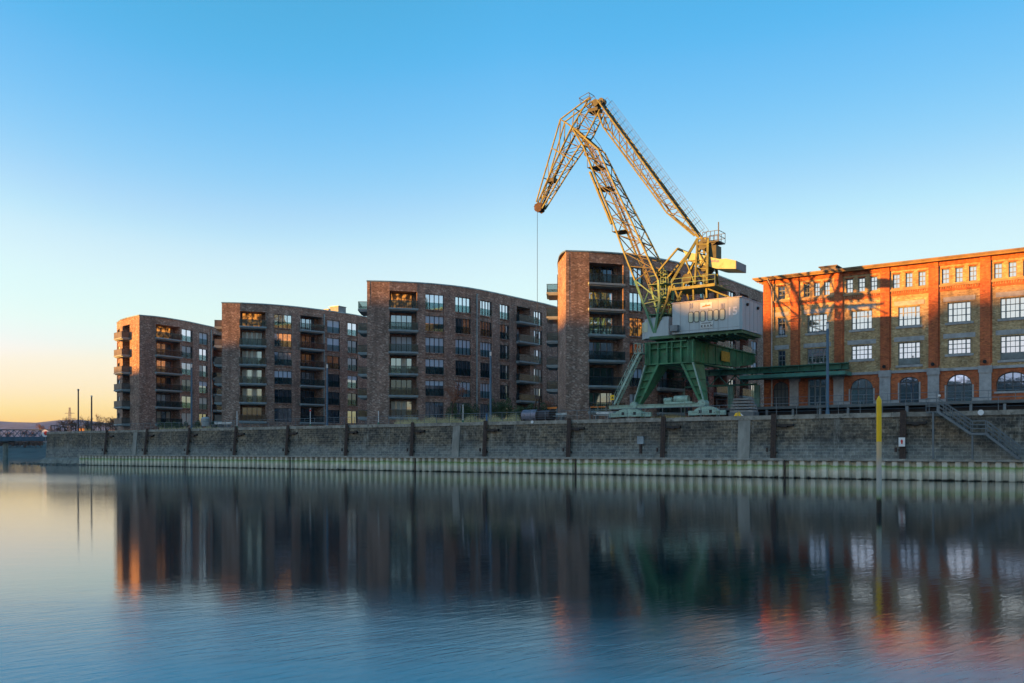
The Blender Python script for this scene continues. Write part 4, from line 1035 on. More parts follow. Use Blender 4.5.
# a few heavier cross members near the boom head / mid platforms
mb = MB()
for (x, y) in ((623, 232), (607, 189), (598, 168)):
    c = cl(x, y, VB); mb.box((c.x-.9, VB-.9, c.z-.05), (c.x+.7, VB+.9, c.z+.02)); mb.bar((c.x-.9, VB-.9, c.z+.9), (c.x+.7, VB-.9, c.z+.9), .05); mb.bar((c.x-.9, VB-.9, c.z), (c.x-.9, VB-.9, c.z+.9), .05)
mb.build('rest_platform', M('platform_dark', (.07, .08, .05), .7), b0)
# jib
jib = lattice(cr, 'jib', BOOMM, [(538.5, 205), (556, 166), (574.5, 128.5), (592, 99)], [(543.5, 209), (567, 170), (590.5, 135), (602, 111)], [.32, .5, .62, .55], 11, .14, .065, mat_l=BOOMD)
j0 = jib[0]
mb = MB()
for s_ in (-.5, .5):
    P = lambda x, y: V((cl(x, y, VB).x, VB+s_, cl(x, y, VB).z))
    tip, cn, ap, pv = P(538.5, 203), P(562.6, 120.5), P(592, 98.5), P(574.5, 128.5)
    mb.bar(tip, cn, .13); mb.bar(cn, ap, .13); mb.bar(cn, pv, .13); mb.bar(cn, P(561.5, 152), .09); mb.bar(P(554.5, 149.5), P(572, 160), .12); mb.bar(P(576, 112.5), P(574.5, 128.5), .09); mb.bar(P(550, 164), P(551, 178), .07)
for (x, y) in ((562.6, 120.5), (554.5, 149.5), (546, 179), (577, 110)):
    c = cl(x, y, VB); mb.bar((c.x, VB-.5, c.z), (c.x, VB+.5, c.z), .09)
mb.build('stay', BOOMM, j0)
mb = MB()
lp = [cl(*p, VB) for p in ((543, 204), (552, 184), (566, 153), (580, 126))]
for a, b_ in zip(lp, lp[1:]): mb.bar(a, b_, .28, .06); mb.bar(a+V((0, -.5, .7)), b_+V((0, -.5, .7)), .04)
c = cl(552, 180.5, VB); mb.box((c.x-.5, VB-.45, c.z-.25), (c.x+.5, VB+.45, c.z+.2)); mb.build('jib_walkway', MATS['platform_dark'], j0)
c = cl(539.5, 208, VB)
mb = MB(); mb.tube((c.x-.15, VB-.3, c.z-.05), (c.x-.15, VB-.1, c.z-.05), .42, n=18); mb.tube((c.x-.15, VB+.1, c.z-.05), (c.x-.15, VB+.3, c.z-.05), .42, n=18)
mb.ext([(c.x-.45, c.z+.4), (c.x-.5, c.z-.2), (c.x+.0, c.z-.62), (c.x+.45, c.z-.45), (c.x+.6, c.z+.35), (c.x+.2, c.z+.6)], VB-.42, VB-.34)
mb.ext([(c.x-.45, c.z+.4), (c.x-.5, c.z-.2), (c.x+.0, c.z-.62), (c.x+.45, c.z-.45), (c.x+.6, c.z+.35), (c.x+.2, c.z+.6)], VB+.34, VB+.42)
mb.bar((c.x-.6, VB, c.z+.2), (c.x-.3, VB, c.z+.1), .7, .12)
mb.build('tip_sheaves', RUST, j0)
c1_ = cl(537.3, 212, VB); c2_ = cl(537.0, 334, VB); mb = MB(); mb.tube((c1_.x, VB, c1_.z), (c1_.x, VB, c2_.z), .028, n=5); rp_ = mb.build('hoist_rope', DARKM, j0)
mb = MB(); mb.tube((c1_.x, VB, c2_.z), (c1_.x, VB, c2_.z-.5), .13, .10, n=8); mb.build('rope_weight', RUST, rp_)
# apex head
c = cl(597, 104, VB)
mb = MB()
for v_ in (-.45, -.15, .15, .45): mb.tube((c.x, VB+v_-.06, c.z), (c.x, VB+v_+.06, c.z), .42, n=20)
mb.tube((c.x+.7, VB-.4, c.z+.1), (c.x+.7, VB+.4, c.z+.1), .35, n=14)
mb.box((c.x-.9, VB-.6, c.z-.95), (c.x+.4, VB+.6, c.z-.55)); mb.build('head_sheaves', MATS['platform_dark'], j0)
mb = MB(); a = cl(579, 98, VB-.7); b_ = cl(588.5, 92.5, VB-.7); a2 = cl(581, 104, VB-.7); b2 = cl(591, 98.5, VB-.7)
for dy in (0, 1.3):
    o_ = V((0, dy, 0)); mb.bar(a+o_, b_+o_, .05); mb.bar(a+o_, a2+o_, .05); mb.bar(b_+o_, b2+o_, .05); mb.bar(a2+o_, b2+o_, .07); mb.bar(a.lerp(a2, .5)+o_, b_.lerp(b2, .5)+o_, .04)
mb.bar(a, a+V((0, 1.3, 0)), .05); mb.bar(b_, b_+V((0, 1.3, 0)), .05)
mb.build('head_railing', DARKM, j0)
# tie boom
tie = lattice(cr, 'tie_boom', BOOMM, [(600.5, 102), (611, 116.5), (677, 206), (701, 238)], [(601, 115), (606.5, 129), (670, 214.5), (696.5, 237)], [.75, .8, .8, .6], 3, .14, .07, mat_l=BOOMD)
t0 = tie[0]
mb = MB()
P = lambda x, y, s_: V((cl(x, y, VB).x, VB+s_, cl(x, y, VB).z))
n = 22
for k in range(n):
    t_, t2_ = k/n, (k+1)/n
    la = lambda t_: (606+(697-606)*t_, 110+(232-110)*t_)
    lb = lambda t_: (608+(694-608)*t_, 127+(235-127)*t_) if False else (606.5+(672-606.5)*min(1, t_*1.12)+max(0, t_*1.12-1)*190, 129+(215-129)*min(1, t_*1.12)+max(0, t_*1.12-1)*170)
    for s_ in (-.8, .8):
        if k % 2: continue
        a_, b2 = P(*la(t_), s_), P(*lb((k+1)/n), s_); mb.bar(a_, b2, .06); mb.bar(b2, P(*la(min(1, (k+2)/n)), s_), .06)
    mb.bar(P(*la(t_), -.8), P(*la(t2_), .8), .07); mb.bar(P(*la(t_), .8), P(*la(t_), -.8), .07)
mb.build('lacing', BOOMD, t0)
mb = MB()
a, b_ = P(603, 106, 0), P(699, 236, 0); d = (b_-a); L_ = d.length; dn = d.normalized()
mb.bar(a, b_, .75, .08, 0); nrm = V((-dn.z, 0, dn.x)); nrm = nrm if nrm.z > 0 else -nrm
for k in range(26): c = a.lerp(b_, k/26); mb.bar(c+V((0, -.5, .12)), c+V((0, .5, .12)), .07)
mb.build('walkway', MATS['platform_dark'], t0)
mb = MB()
for s_ in (-.55, .55):
    for h in (.55, 1.05): mb.bar(a+V((0, s_, 0))+nrm*h, b_+V((0, s_, 0))+nrm*h, .028)
    for k in range(14): c = a.lerp(b_, k/13)+V((0, s_, 0)); mb.bar(c, c+nrm*1.05, .035)
mb.build('handrail', DARKM, t0)
# tower
tw = MB()
for s_ in (-1.5, 1.5):
    top1 = P(700.5, 240, s_*.5); top2 = P(711, 241, s_*.5)
    f1 = P(677, 285, s_); f2 = P(700.8, 286, s_); f3 = P(712.7, 285.5, s_)
    tw.bar(top1, f1, .26); tw.bar(top1, f2, .20); tw.bar(top2, f3, .24); tw.bar(P(703, 255, s_*.7), P(712, 270, s_*.8), .1); tw.bar(P(712, 255, s_*.7), P(702, 270, s_*.8), .1)
    tw.bar(P(690, 262, s_*.75), P(700.5, 285, s_), .14); tw.bar(P(690, 263, s_*.8), P(703, 262, s_*.7), .12); tw.bar(P(700.6, 240, s_*.5), P(712, 240, s_*.5), .2)
    # lower legs to the house roof
    for (xa, ya, xb, yb) in ((676, 288, 672.8, 304), (680, 288, 685, 303), (699, 288, 699.5, 302), (712, 287, 712.5, 300), (690, 288, 683, 303)):
        tw.bar(P(xa, ya, s_), P(xb, yb, s_), .18)
    tw.bar(P(704, 287, s_), P(731.5, 298, s_*.9), .14)
    # front A-leg to the boom foot
    tw.bar(P(679, 286, s_), P(660, 333, s_*.7), .22)
for y in (246, 254, 262, 270, 278):
    for x in (700.7, 712): tw.bar(P(x, y, -1), P(x, y, 1), .09)
    tw.bar(P(700.7, y, -1), P(712, y, -1), .08)
twr = tw.build('tower', BOOMM, cr)
mb = MB(); a = cl(671.5, 286.5, VB-2.1); b_ = cl(704, 286.5, VB-2.1)
zpl = zq(690, 286.6, VB-2.1); mb.box((a.x, VB-2.1, zpl-.12), (b_.x+1.2, VB+2.1, zpl)); mb.box((a.x, VB-2.15, zpl-.22), (b_.x+1.2, VB-2.08, zpl+.08)); mb.build('tower_platform', BOOMM, twr)
mb = MB(); n = 12
for k in range(0, n+1, 3): u_ = a.x+(b_.x+1.2-a.x)*k/n; mb.bar((u_, VB-2.1, zpl), (u_, VB-2.1, zpl+1), .04)
for h in (.5, 1): mb.bar((a.x, VB-2.1, zpl+h), (b_.x+1.2, VB-2.1, zpl+h), .045); mb.bar((a.x, VB+2.1, zpl+h), (b_.x+1.2, VB+2.1, zpl+h), .045)
mb.build('platform_railing', BOOMG, twr)
# winches and machinery in the tower
mb = MB(); 
for (x, y, r_) in ((706, 246, .55), (707, 268, .5), (690, 280, .55), (707, 279, .45)): c = P(x, y, 0); mb.tube((c.x, VB-.9, c.z), (c.x, VB+.9, c.z), r_, n=14)
c = P(716, 252, 0); mb.box((c.x-.5, VB-.7, c.z-1.0), (c.x+.3, VB+.7, c.z+.6)); mb.build('winch', MATS['platform_dark'], twr)
# ladder cage between boom and tower
mb = MB()
for (x, y0, y1) in ((662, 268, 322), (667, 275, 322)):
    for s_ in (-.3, .3): mb.bar(P(x, y0, s_), P(x, y1, s_), .06)
for k in range(14): y = 270+k*3.9; mb.bar(P(662, y, -.3), P(667, y, -.3), .05); mb.bar(P(662, y, .3), P(667, y, .3), .05)
for y in (285, 300, 315): c = P(664, y, 0); mb.box((c.x-1.4, VB-1.2, c.z-.06), (c.x+.9, VB+1.2, c.z)); mb.bar((c.x-1.4, VB-1.2, c.z+.9), (c.x+.9, VB-1.2, c.z+.9), .05)
mb.build('access_ladder', BOOMG, twr)
# upper platform with mast
mb = MB(); a = cl(706, 243, VB); b_ = cl(721.8, 243, VB); z_ = a.z-.1
mb.box((a.x, VB-.9, z_-.12), (b_.x, VB+.9, z_)); mb.ext([(a.x, z_-.12), (b_.x-.3, z_-.12), (a.x, z_-.9)], VB-.7, VB-.6)
for k in range(5): u_ = a.x+(b_.x-a.x)*k/4; mb.bar((u_, VB-.9, z_), (u_, VB-.9, z_+1.05), .05); mb.bar((u_, VB+.9, z_), (u_, VB+.9, z_+1.05), .05)
for h in (.5, 1.05): 
    for s_ in (-.9, .9): mb.bar((a.x, VB+s_, z_+h), (b_.x, VB+s_, z_+h), .05)
    mb.bar((b_.x, VB-.9, z_+h), (b_.x, VB+.9, z_+h), .05)
mb.bar((b_.x, VB-.9, z_), (b_.x, VB-.9, z_+1.9), .09)
mb.build('top_platform', DARKM, twr)
# counterweight lever
lv = [(682.8, 250.3), (688.5, 252.6), (697.5, 253.8), (715, 258.2), (719.5, 259), (726, 258.5), (735.6, 260.5), (735.6, 268.8), (718, 268.6), (716, 268.5), (700, 263.8), (689, 261.3)]
vs_n, mbw = [], MB()
CV0, CV1 = VB-.95, VB+1.9
lvp = [(cl(x, y, CV0).x, cl(x, y, CV0).z) for x, y in lv]
n = len(lvp); wdt = [.35, .35, .5, .9, 1.0, 1.0, 1.0, 1.0, 1.0, .9, .5, .35]
cv = (CV0+CV1)/2; hvw = (CV1-CV0)/2
# narrow forked arms forward, full-width box aft; near face kept in one plane
vs = [(a_, CV0, b2) for a_, b2 in lvp]+[(a_, CV0+.25+(CV1-CV0-.25)*max(0, (wd-.35)/.65), b2) for (a_, b2), wd in zip(lvp, wdt)]
fsn = [tuple(range(n)), tuple(range(2*n-1, n-1, -1))]+[(i, n+i, n+(i+1) % n, (i+1) % n) for i in range(n)]
mbw.add(vs, fsn); cw = mbw.build('counterweight_lever', CWT, cr)
a_, b2 = lvp[6], lvp[7]; mb = MB(); mb.box((a_[0]+.003, CV0+.02, b2[1]+.02), (a_[0]+.05, CV1-.02, a_[1]-.02)); mb.build('shaded_end', CWE, cw)
mb = MB()
zc = (cl(709, 262, CV0).z)
for k, (dx, w_2, dz, h_) in enumerate(((0, .28, 0, .22), (.34, .12, .05, .3), (.52, .26, .02, .2), (.84, .2, 0, .26), (1.1, .28, -.06, .2))): mb.box((cl(706.5, 262, CV0).x+dx, CV0-.012, zc+dz-.08), (cl(706.5, 262, CV0).x+dx+w_2, CV0-.004, zc+dz+h_-.08))
mb.build('worn_lettering', M('worn_blue', (.16, .18, .26), .6, c2=(.5, .2, .1), scale=8), cw)
mb = MB()
for s_ in (-1.4, 1.4): mb.bar(P(683, 251, s_), P(661, 277, s_), .17); 
mb.bar(P(683, 251, -1.4), P(683, 251, 1.4), .2); mb.build('link_rod', BOOMM, cw)

# ------------------------------------------------------------------ stair down the quay wall
tr = qthing('quay_stair', 'grey steel stair descending the quay wall to the piling berm', 'stair', uv(930, -.5), -.5)
sA = uv(938, -1.2); uo = uv(930, -.5)
pA = V((sA-uo, -.7, QZ)); 
pB0 = q(972, 434, -1.1); pB = V((pB0.x-uo, -.7, pB0.z)); pB1 = V((pB.x+1.1, -.7, pB.z))
pC0 = q(1020, 459.5, -1.1); pC = V((pC0.x-uo, -.7, 1.9)); ext_ = (pC-pB1)
mb = MB()
for s_ in (-.5, .4):
    o_ = V((0, s_, 0))
    for a_, b2 in ((pA, pB), (pB, pB1), (pB1, pC)): mb.bar(a_+o_, b2+o_, .06, .2)
def treads(a_, b2):
    n = max(3, int(abs(a_.z-b2.z)/.19))
    for k in range(n): p = a_.lerp(b2, (k+.5)/n); mb.box((p.x-.16, p.y-.47, p.z-.02), (p.x+.16, p.y+.37, p.z+.03))
treads(pA, pB); treads(pB1, pC); mb.box((pB.x, -1.18, pB.z-.03), (pB1.x, -.32, pB.z+.04)); mb.box((-.1, -1.2, QZ-.12), (pA.x+.05, .2, QZ-.02))
STS = M('stair_steel', (.14, .17, .19), .5, .3, var=.2); mb.build('flight', STS, tr)
mb = MB()
for s_ in (-.52, .42):
    for h in (.45, .78, 1.1):
        o_ = V((0, s_, h))
        for a_, b2 in ((pA, pB), (pB, pB1), (pB1, pC)): mb.bar(a_+o_, b2+o_, .05)
        mb.bar(V((-.1, -.7+s_, QZ+h)), pA+o_, .05)
    for a_, b2 in ((pA, pB), (pB1, pC)):
        for k in range(6): p = a_.lerp(b2, k/5)+V((0, s_, 0)); mb.bar(p, p+V((0, 0, 1.1)), .05)
for h in (.45, .78, 1.1): mb.bar((-.1, -1.2, QZ+h), (-.1, -.1, QZ+h), .05)
mb.bar((-.1, -1.2, QZ), (-.1, -1.2, QZ+1.1), .05)
mb.build('handrail', STS, tr)
for p in (V((.45, -1.1, 0)), V((pB.x+.1, -1.1, 0))):
    zt2 = QZ-.1 if p.x < 1 else pB.z-.03
    mb = MB(); mb.bar((p.x, p.y, 1.87), (p.x, p.y, zt2), .14); mb.build('support', STS, tr)
# small lamp on the stair head
c = q(940.8, 402, -.5); t = qthing('stair_lamp', 'small white round lamp on the handrail at the stair head', 'lamp', c.x, -1.2, QZ+1.12)
MB().tube((0, 0, 0), (0, 0, .15), .04, n=6).build('stem', GALV, t)
MB().tube((0, 0, .15), (0, 0, .33), .12, .09, n=12).build('globe', LENS, t)

# ------------------------------------------------------------------ lamp posts
def lamp(x, ytop, v, lab, r=.11, head=True):
    h = zz(x, ytop, v)-QZ; t = qthing('lamp_post', lab, 'lamp post', uv(x, v), v, QZ, 'tall pole lamps along the promenade')
    mb = MB(); mb.tube((0, 0, 0), (0, 0, h*.93), r*1.15, r, n=12); mb.tube((0, 0, 0), (0, 0, .5), r*1.6, r*1.3, n=12); mb.build('pole', BLUP, t)
    mb = MB(); mb.tube((0, 0, h*.93), (0, 0, h*.985), r*.95, n=12); mb.build('lens', LENS, t)
    mb = MB(); mb.tube((0, 0, h*.985), (0, 0, h), r*1.1, n=12); mb.build('cap', BLUP, t)
for x, y, v, lab in ((191.6, 363, 3, 'blue pole lamp in front of the leftmost apartment block'), (327.2, 363.6, 3, 'blue pole lamp in front of the right half of the second block'),
                     (490.6, 350.8, 3, 'blue pole lamp in front of the middle apartment block'), (827.5, 322.2, 1.6, 'blue pole lamp in front of the brick warehouse')):
    lamp(x, y, v, lab, .13)
for x, y, lab, m_ in ((78.3, 389, 'taller of the two bare dark poles on the left tip of the quay', 0), (91.6, 395.5, 'shorter dark pole with a pale cap on the left tip of the quay', 1)):
    v = 2.5; h = zz(x, y, v)-QZ; t = qthing('dark_pole', lab, 'pole', uv(x, v), v, QZ, 'dark poles on the quay tip')
    MB().tube((0, 0, 0), (0, 0, h*.96), .14, .12, n=10).build('shaft', M('pole_dark', (.03, .035, .06), .5), t)
    MB().tube((0, 0, h*.96), (0, 0, h), .16, n=10).build('cap', LENS if m_ else BLUP, t)
    MB().tube((0, 0, 0), (0, 0, .12), .28, n=12).build('base', GALV, t)
# thin measuring stakes on the promenade
for x, y, lab, c2 in ((237, 411, 'thin pale stake standing on the quay edge by the second block', 0), (310.3, 408, 'short white stake with a red cap before the second block', 1), (463, 404.5, 'white stake on a green foot before the middle block', 0), (378.5, 411, 'white stake on the quay by the pier of the middle block', 0)):
    v = .6; t = qthing('marker_stake', lab, 'stake', uv(x, v), v, QZ, 'thin stakes on the quay edge'); h = zz(x, y, v)-QZ
    MB().tube((0, 0, .3), (0, 0, h), .05, n=8).build('rod', WHT, t); MB().tube((0, 0, 0), (0, 0, .32), .13, .08, n=8).build('foot', GRN, t)
    if c2: MB().tube((0, 0, h-.45), (0, 0, h-.25), .14, n=10).build('collar', REDP, t)
t = qthing('water_hydrant', 'bright blue hydrant post by the lamp before the middle block', 'hydrant', uv(486.7, .7), .7, QZ)
MB().tube((0, 0, 0), (0, 0, .95), .12, .10, n=10).build('column', M('hydrant_blue', (.02, .16, .42), .4), t); MB().tube((-.2, 0, .8), (.2, 0, .8), .07, n=8).build('outlet', BLUP, t); MB().tube((0, 0, .95), (0, 0, 1.1), .15, .09, n=10).build('bonnet', BLUP, t)

# ------------------------------------------------------------------ yellow channel pole in the water
d = 37.9; c = gp(879, d); t = thing('channel_pole', 'tall yellow-topped marker pole standing in the water before the warehouse', 'marker pole', (c.x, c.y, 0))
r_ = .105
MB().tube((0, 0, 3.0), (0, 0, 4.75), r_, n=20).tube((0, 0, 4.75), (0, 0, 4.93), r_, .02, n=20).build('yellow_sleeve', YEL, t, smooth=False)
m, nt, b = base_mat('faded_pole')
sz = nn(nt, 'ShaderNodeSeparateXYZ'); nt.links.new(coords(nt), sz.inputs[0])
mr = nn(nt, 'ShaderNodeMath', operation='MULTIPLY_ADD'); nt.links.new(noise(nt, 5, 5, coords(nt)), mr.inputs[0]); mr.inputs[1].default_value = .5; nt.links.new(sz.outputs['Z'], mr.inputs[2])
m2 = nn(nt, 'ShaderNodeMapRange'); nt.links.new(mr.outputs[0], m2.inputs[0]); m2.inputs[1].default_value = 0; m2.inputs[2].default_value = 3.4
nt.links.new(ramp(nt, m2.outputs[0], [(.12, (.015, .012, .01)), (.22, (.02, .018, .012)), (.25, (.16, .22, .10)), (.33, (.40, .42, .36)), (.6, (.52, .47, .43)), (.8, (.66, .45, .26)), (1, (.72, .50, .25))]), b.inputs['Base Color']); b.inputs['Roughness'].default_value = .6
MB().tube((0, 0, -1), (0, 0, 3.0), r_*.97, n=20).build('faded_shaft', m, t)

# ------------------------------------------------------------------ promenade furniture and planting
GREENL = M('evergreen_leaf', (.045, .075, .025), .6, var=.5, scale=1.5)
REDL = M('russet_leaf', (.26, .11, .06), .7, var=.4, scale=2)
BARK = M('bark', (.07, .05, .04), .9)
def leaves(mb, c, rad, n, s, flat=1.0, box=False):
    for _ in range(n):
        while True:
            p = V((random.uniform(-1, 1), random.uniform(-1, 1), random.uniform(-1, 1)))
            if box or p.length < 1: break
        p = V((c[0]+p.x*rad[0], c[1]+p.y*rad[1], c[2]+p.z*rad[2]))
        a = V((random.gauss(0, 1), random.gauss(0, 1), random.gauss(0, 1))).normalized(); b_ = a.orthogonal().normalized(); k = s*random.uniform(.6, 1.3)
        mb.add([p-a*k, p+b_*k*.6, p+a*k, p-b_*k*.6], [(0, 1, 2, 3)])
def hedge(xa, xb, v, h, lab, mat=GREENL, w=1.0):
    a_, b_ = uv(xa, v), uv(xb, v); t = qthing('hedge', lab, 'hedge', (a_+b_)/2, v, QZ, 'evergreen hedges on the promenade'); L = b_-a_
    mb = MB(); n = int(L*260*w*h)
    for _ in range(int(L*2)):
        cc = (random.uniform(-L/2, L/2), random.uniform(-w*.4, w*.4), h*random.uniform(.35, .75)); leaves(mb, cc, (.55, .45, h*.4), int(n/(L*2)), .09)
    mb.build('foliage', mat, t)
    mb = MB()
    for k in range(int(L)): mb.tube((-L/2+k+.5, 0, 0), (-L/2+k+.6, .1, h*.6), .04, .015, 5)
    mb.build('stems', BARK, t)
hedge(449, 482, 4, 2.7, 'dark evergreen hedge left of the lamp before the middle block')
hedge(484, 512, 4.2, 2.9, 'dark evergreen hedge right of the lamp before the middle block')
hedge(513, 548, 5, 2.2, 'low evergreen hedge behind the old steel drum')
hedge(160, 202, 6, 1.5, 'low dark hedge before the leftmost apartment block')
hedge(205, 222, 6, 1.3, 'low dark hedge between the first two apartment blocks')
def bush(name, cat, x, v, z, r, h, lab, mat, n=500, grp=None, s=.1, world=None):
    t = qthing(name, lab, cat, uv(x, v), v, z, grp) if world is None else thing(name, lab, cat, world, 0, grp)
    mb = MB()
    for _ in range(9):
        c_ = (random.uniform(-.6, .6)*r, random.uniform(-.6, .6)*r, h*random.uniform(.35, .8)); leaves(mb, c_, (r*.5, r*.5, h*.28), n//9, s)
    mb.build('foliage', mat, t)
    mb = MB()
    for k in range(6): a_ = k*1.05; mb.tube((0, 0, 0), (math.cos(a_)*r*.6, math.sin(a_)*r*.6, h*.8), .05, .01, 5)
    mb.build('stems', BARK, t)
bush('shrub', 'shrub', 514, 8, QZ, 1.2, 2.3, 'bushy green shrub right of the middle block hedge', M('olive_leaf', (.07, .09, .03), .7, var=.4), grp=None)
bush('shrub', 'shrub', 550.5, 6, QZ, 1.0, 3.0, 'russet shrub beside the tall brick pier', REDL)
def bare_tree(x, y, v, lab, h, mat=REDL, world=None, spread=1.0, nleaf=2, name='bare_tree', grp=None, thick=1.0, twig=.012):
    t = thing(name, lab, 'tree', world, random.uniform(0, 6), grp) if world is not None else qthing(name, lab, 'tree', uv(x, v), v, QZ, grp)
    tk, cr_ = MB(), MB()
    tips = []
    def grow(p, d, l, r, lev):
        e_ = p+d*l; (tk if lev < 2 else cr_).tube(p, e_, r, r*.65, 6 if lev < 2 else 3, cap=False)
        if lev >= 5: tips.append(e_); return
        for _ in range(3 if lev < 4 else 2):
            nd = (d+V((random.gauss(0, .45), random.gauss(0, .45), random.gauss(.05, .3)))*spread).normalized(); grow(p.lerp(e_, random.uniform(.55, 1)), nd, l*random.uniform(.6, .85), max(r*.6, twig), lev+1)
    grow(V((0, 0, 0)), V((0, 0, 1)), h*.3, h*.022*thick, 0)
    tk.build('trunk', BARK, t)
    for e_ in tips:
        leaves(cr_, e_, (.35, .35, .35), nleaf, h*.012)
    cr_.build('crown', mat, t); return t
bare_tree(452, 0, 2.6, 'small bare tree with russet twigs before the middle block', 6.2, nleaf=4, twig=.02)
# dry grasses in the beds
GRASS = M('dry_grass', (.52, .46, .24), .8, var=.4, scale=3)
mb = MB()
for (xa, xb, v, h, n) in ((397, 520, 2.0, .95, 1500), (160, 222, 2.5, .6, 500), (640, 690, 3.6, .6, 350), (398, 470, 3.5, .8, 600)):
    for _ in range(n):
        u_ = random.uniform(uv(xa, v), uv(xb, v)); v_ = v+random.gauss(0, .3); hh = h*random.uniform(.4, 1)*(1+.4*math.sin(u_*1.9)); dx = random.gauss(0, .18); w2 = .025
        mb.add([(u_-w2, v_, QZ), (u_+w2, v_, QZ), (u_+dx, v_+random.gauss(0, .15), QZ+hh)], [(0, 1, 2)])
o = mb.build('grass', GRASS); o.location = W(0, 0); o.rotation_euler.z = QROT; tag(o, kind='stuff', label='dry ornamental grasses in the promenade beds', cat='grass')
# old steel drum (rolled pipe) lying on the promenade
a_ = uv(523, 2.4); t = qthing('steel_drum', 'large rusty grey steel drum lying on the promenade left of the tall pier', 'drum', a_, 2.6, QZ)
L = uv(551, 2.4)-a_
DRM = M('drum_steel', (.22, .21, .26), .5, .4, var=.3, c2=(.14, .08, .06))
MB().tube((0, 0, .72), (L*.55, 0, .72), .72, n=28).build('front_shell', DRM, t, smooth=False)
MB().tube((L*.58, 0, .68), (L, 0, .68), .66, n=28).build('rear_shell', M('drum_dark', (.05, .04, .045), .7), t)
mb = MB()
for k in (0, .54, .58, 1): mb.tube((L*k-.04, 0, .72), (L*k+.04, 0, .72), .76, n=28)
mb.box((.3, -.7, 0), (.5, .7, .35)); mb.box((L-.6, -.7, 0), (L-.4, .7, .35)); mb.build('rib', RUST, t)
# leaning two-pole sculpture
t = qthing('leaning_frame', 'pair of leaning rusty poles joined at the top behind the steel drum', 'sculpture', uv(530.5, 4.0), 4.0, QZ)
mb = MB(); h = zz(536, 396.5, 4)-QZ; mb.bar((0, 0, 0), (1.0, 0, h), .14); mb.build('pole', RUST, t); mb = MB(); mb.bar((.85, .2, 0), (1.25, .1, h-.1), .14); mb.build('pole', RUST, t)
mb = MB(); mb.box((.75, -.15, h-.35), (1.45, .25, h+.05)); mb.build('head', RUST, t)
# benches
def bench():
    t = thing('promenade_bench', '', 'bench', (0, 0, 0), QROT, 'pale slatted benches on the promenade')
    mb = MB()
    for k in range(4): mb.box((-1.1, -.3+k*.16, .42), (1.1, -.18+k*.16, .47))
    mb.build('seat', M('pale_slats', (.55, .55, .53), .6), t)
    for x in (-.8, .8): MB().box((x-.06, -.28, 0), (x+.06, .28, .42)).build('leg', GALV, t)
    MB().box((-1.1, .34, .60), (1.1, .38, .85)).build('backrest', MATS['pale_slats'], t)
    return t
bn = bench(); bl_ = [(217, 2.0, 'pale bench left of the brick pier of the second block'), (225.5, 2.0, 'pale bench before the brick pier of the second block'), (557, 3, 'pale bench beside the russet shrub and the tall pier'), (603, 3.4, 'pale bench between the tall pier and the crane bogie')]
for i, (x, v, lab) in enumerate(bl_):
    o = bn if i == 0 else copy_tree(bn); o.location = W(uv(x, v), v, QZ+.15); o['label'] = lab
# grey round tank
t = qthing('round_tank', 'round grey container standing by the hedge of the leftmost block', 'container', uv(205.5, 3.2), 3.2, QZ)
MB().tube((0, 0, .5), (0, 0, 1.7), .62, .72, n=18).tube((0, 0, 1.7), (0, 0, 1.95), .72, .4, n=18).build('body', M('tank_grey', (.36, .38, .38), .5), t)
mb = MB()
for k in range(3): a_ = k*2.1; mb.bar((math.cos(a_)*.5, math.sin(a_)*.5, 0), (math.cos(a_)*.5, math.sin(a_)*.5, .6), .08)
mb.build('leg', GALV, t)
# barrier tape posts left of the crane
t = qthing('barrier', 'orange barrier bars left of the crane stair', 'barrier', uv(590, 5), 5, QZ); L = uv(606, 5)-uv(590, 5)
MB().box((0, 0, 1.6), (L, .05, 1.7)).build('bar', ORGP, t)
for k in (0, .5, 1): MB().box((L*k-.04, -.04, 0), (L*k+.04, .04, 1.7)).build('post', GALV, t)
t = qthing('barrier', 'orange barrier bars beside the russet shrub', 'barrier', uv(546.5, 5), 5, QZ); L = uv(557, 5)-uv(546.5, 5)
MB().box((0, 0, 1.6), (L, .05, 1.8)).build('bar', ORGP, t)
for k in (0, 1): MB().box((L*k-.04, -.04, 0), (L*k+.04, .04, 1.7)).build('post', GALV, t)
# excavated slabs / concrete blocks right of the crane
mb = MB(); t = qthing('stacked_slabs', 'heap of pale stacked slabs between crane and warehouse', 'slabs', uv(745, 12), 12, QZ)
for k in range(5):
    mb = MB(); mb.box((-1.5+k*.1, -.8, .28*k*1.2+.9), (1.2-k*.12, .8, .28*k*1.2+1.12)); mb.build('slab', STONE, t)
MB().box((-1.6, -.9, 0), (1.3, .9, .9)).build('pallet', GALV, t)
t = qthing('yellow_bag', 'small yellow and white object on the quay right of the crane bogie', 'bag', uv(738, .9), .9, QZ)
mb = MB(); mb.hexa([(-.4, -.2, 0), (.4, -.2, 0), (.4, .2, 0), (-.4, .2, 0)], [(-.25, -.12, .35), (.15, -.15, .5), (.2, .12, .45), (-.3, .1, .3)]); mb.build('sack', YEL, t)
MB().bar((.1, 0, .4), (.5, 0, .05), .12).build('strap', WHT, t)
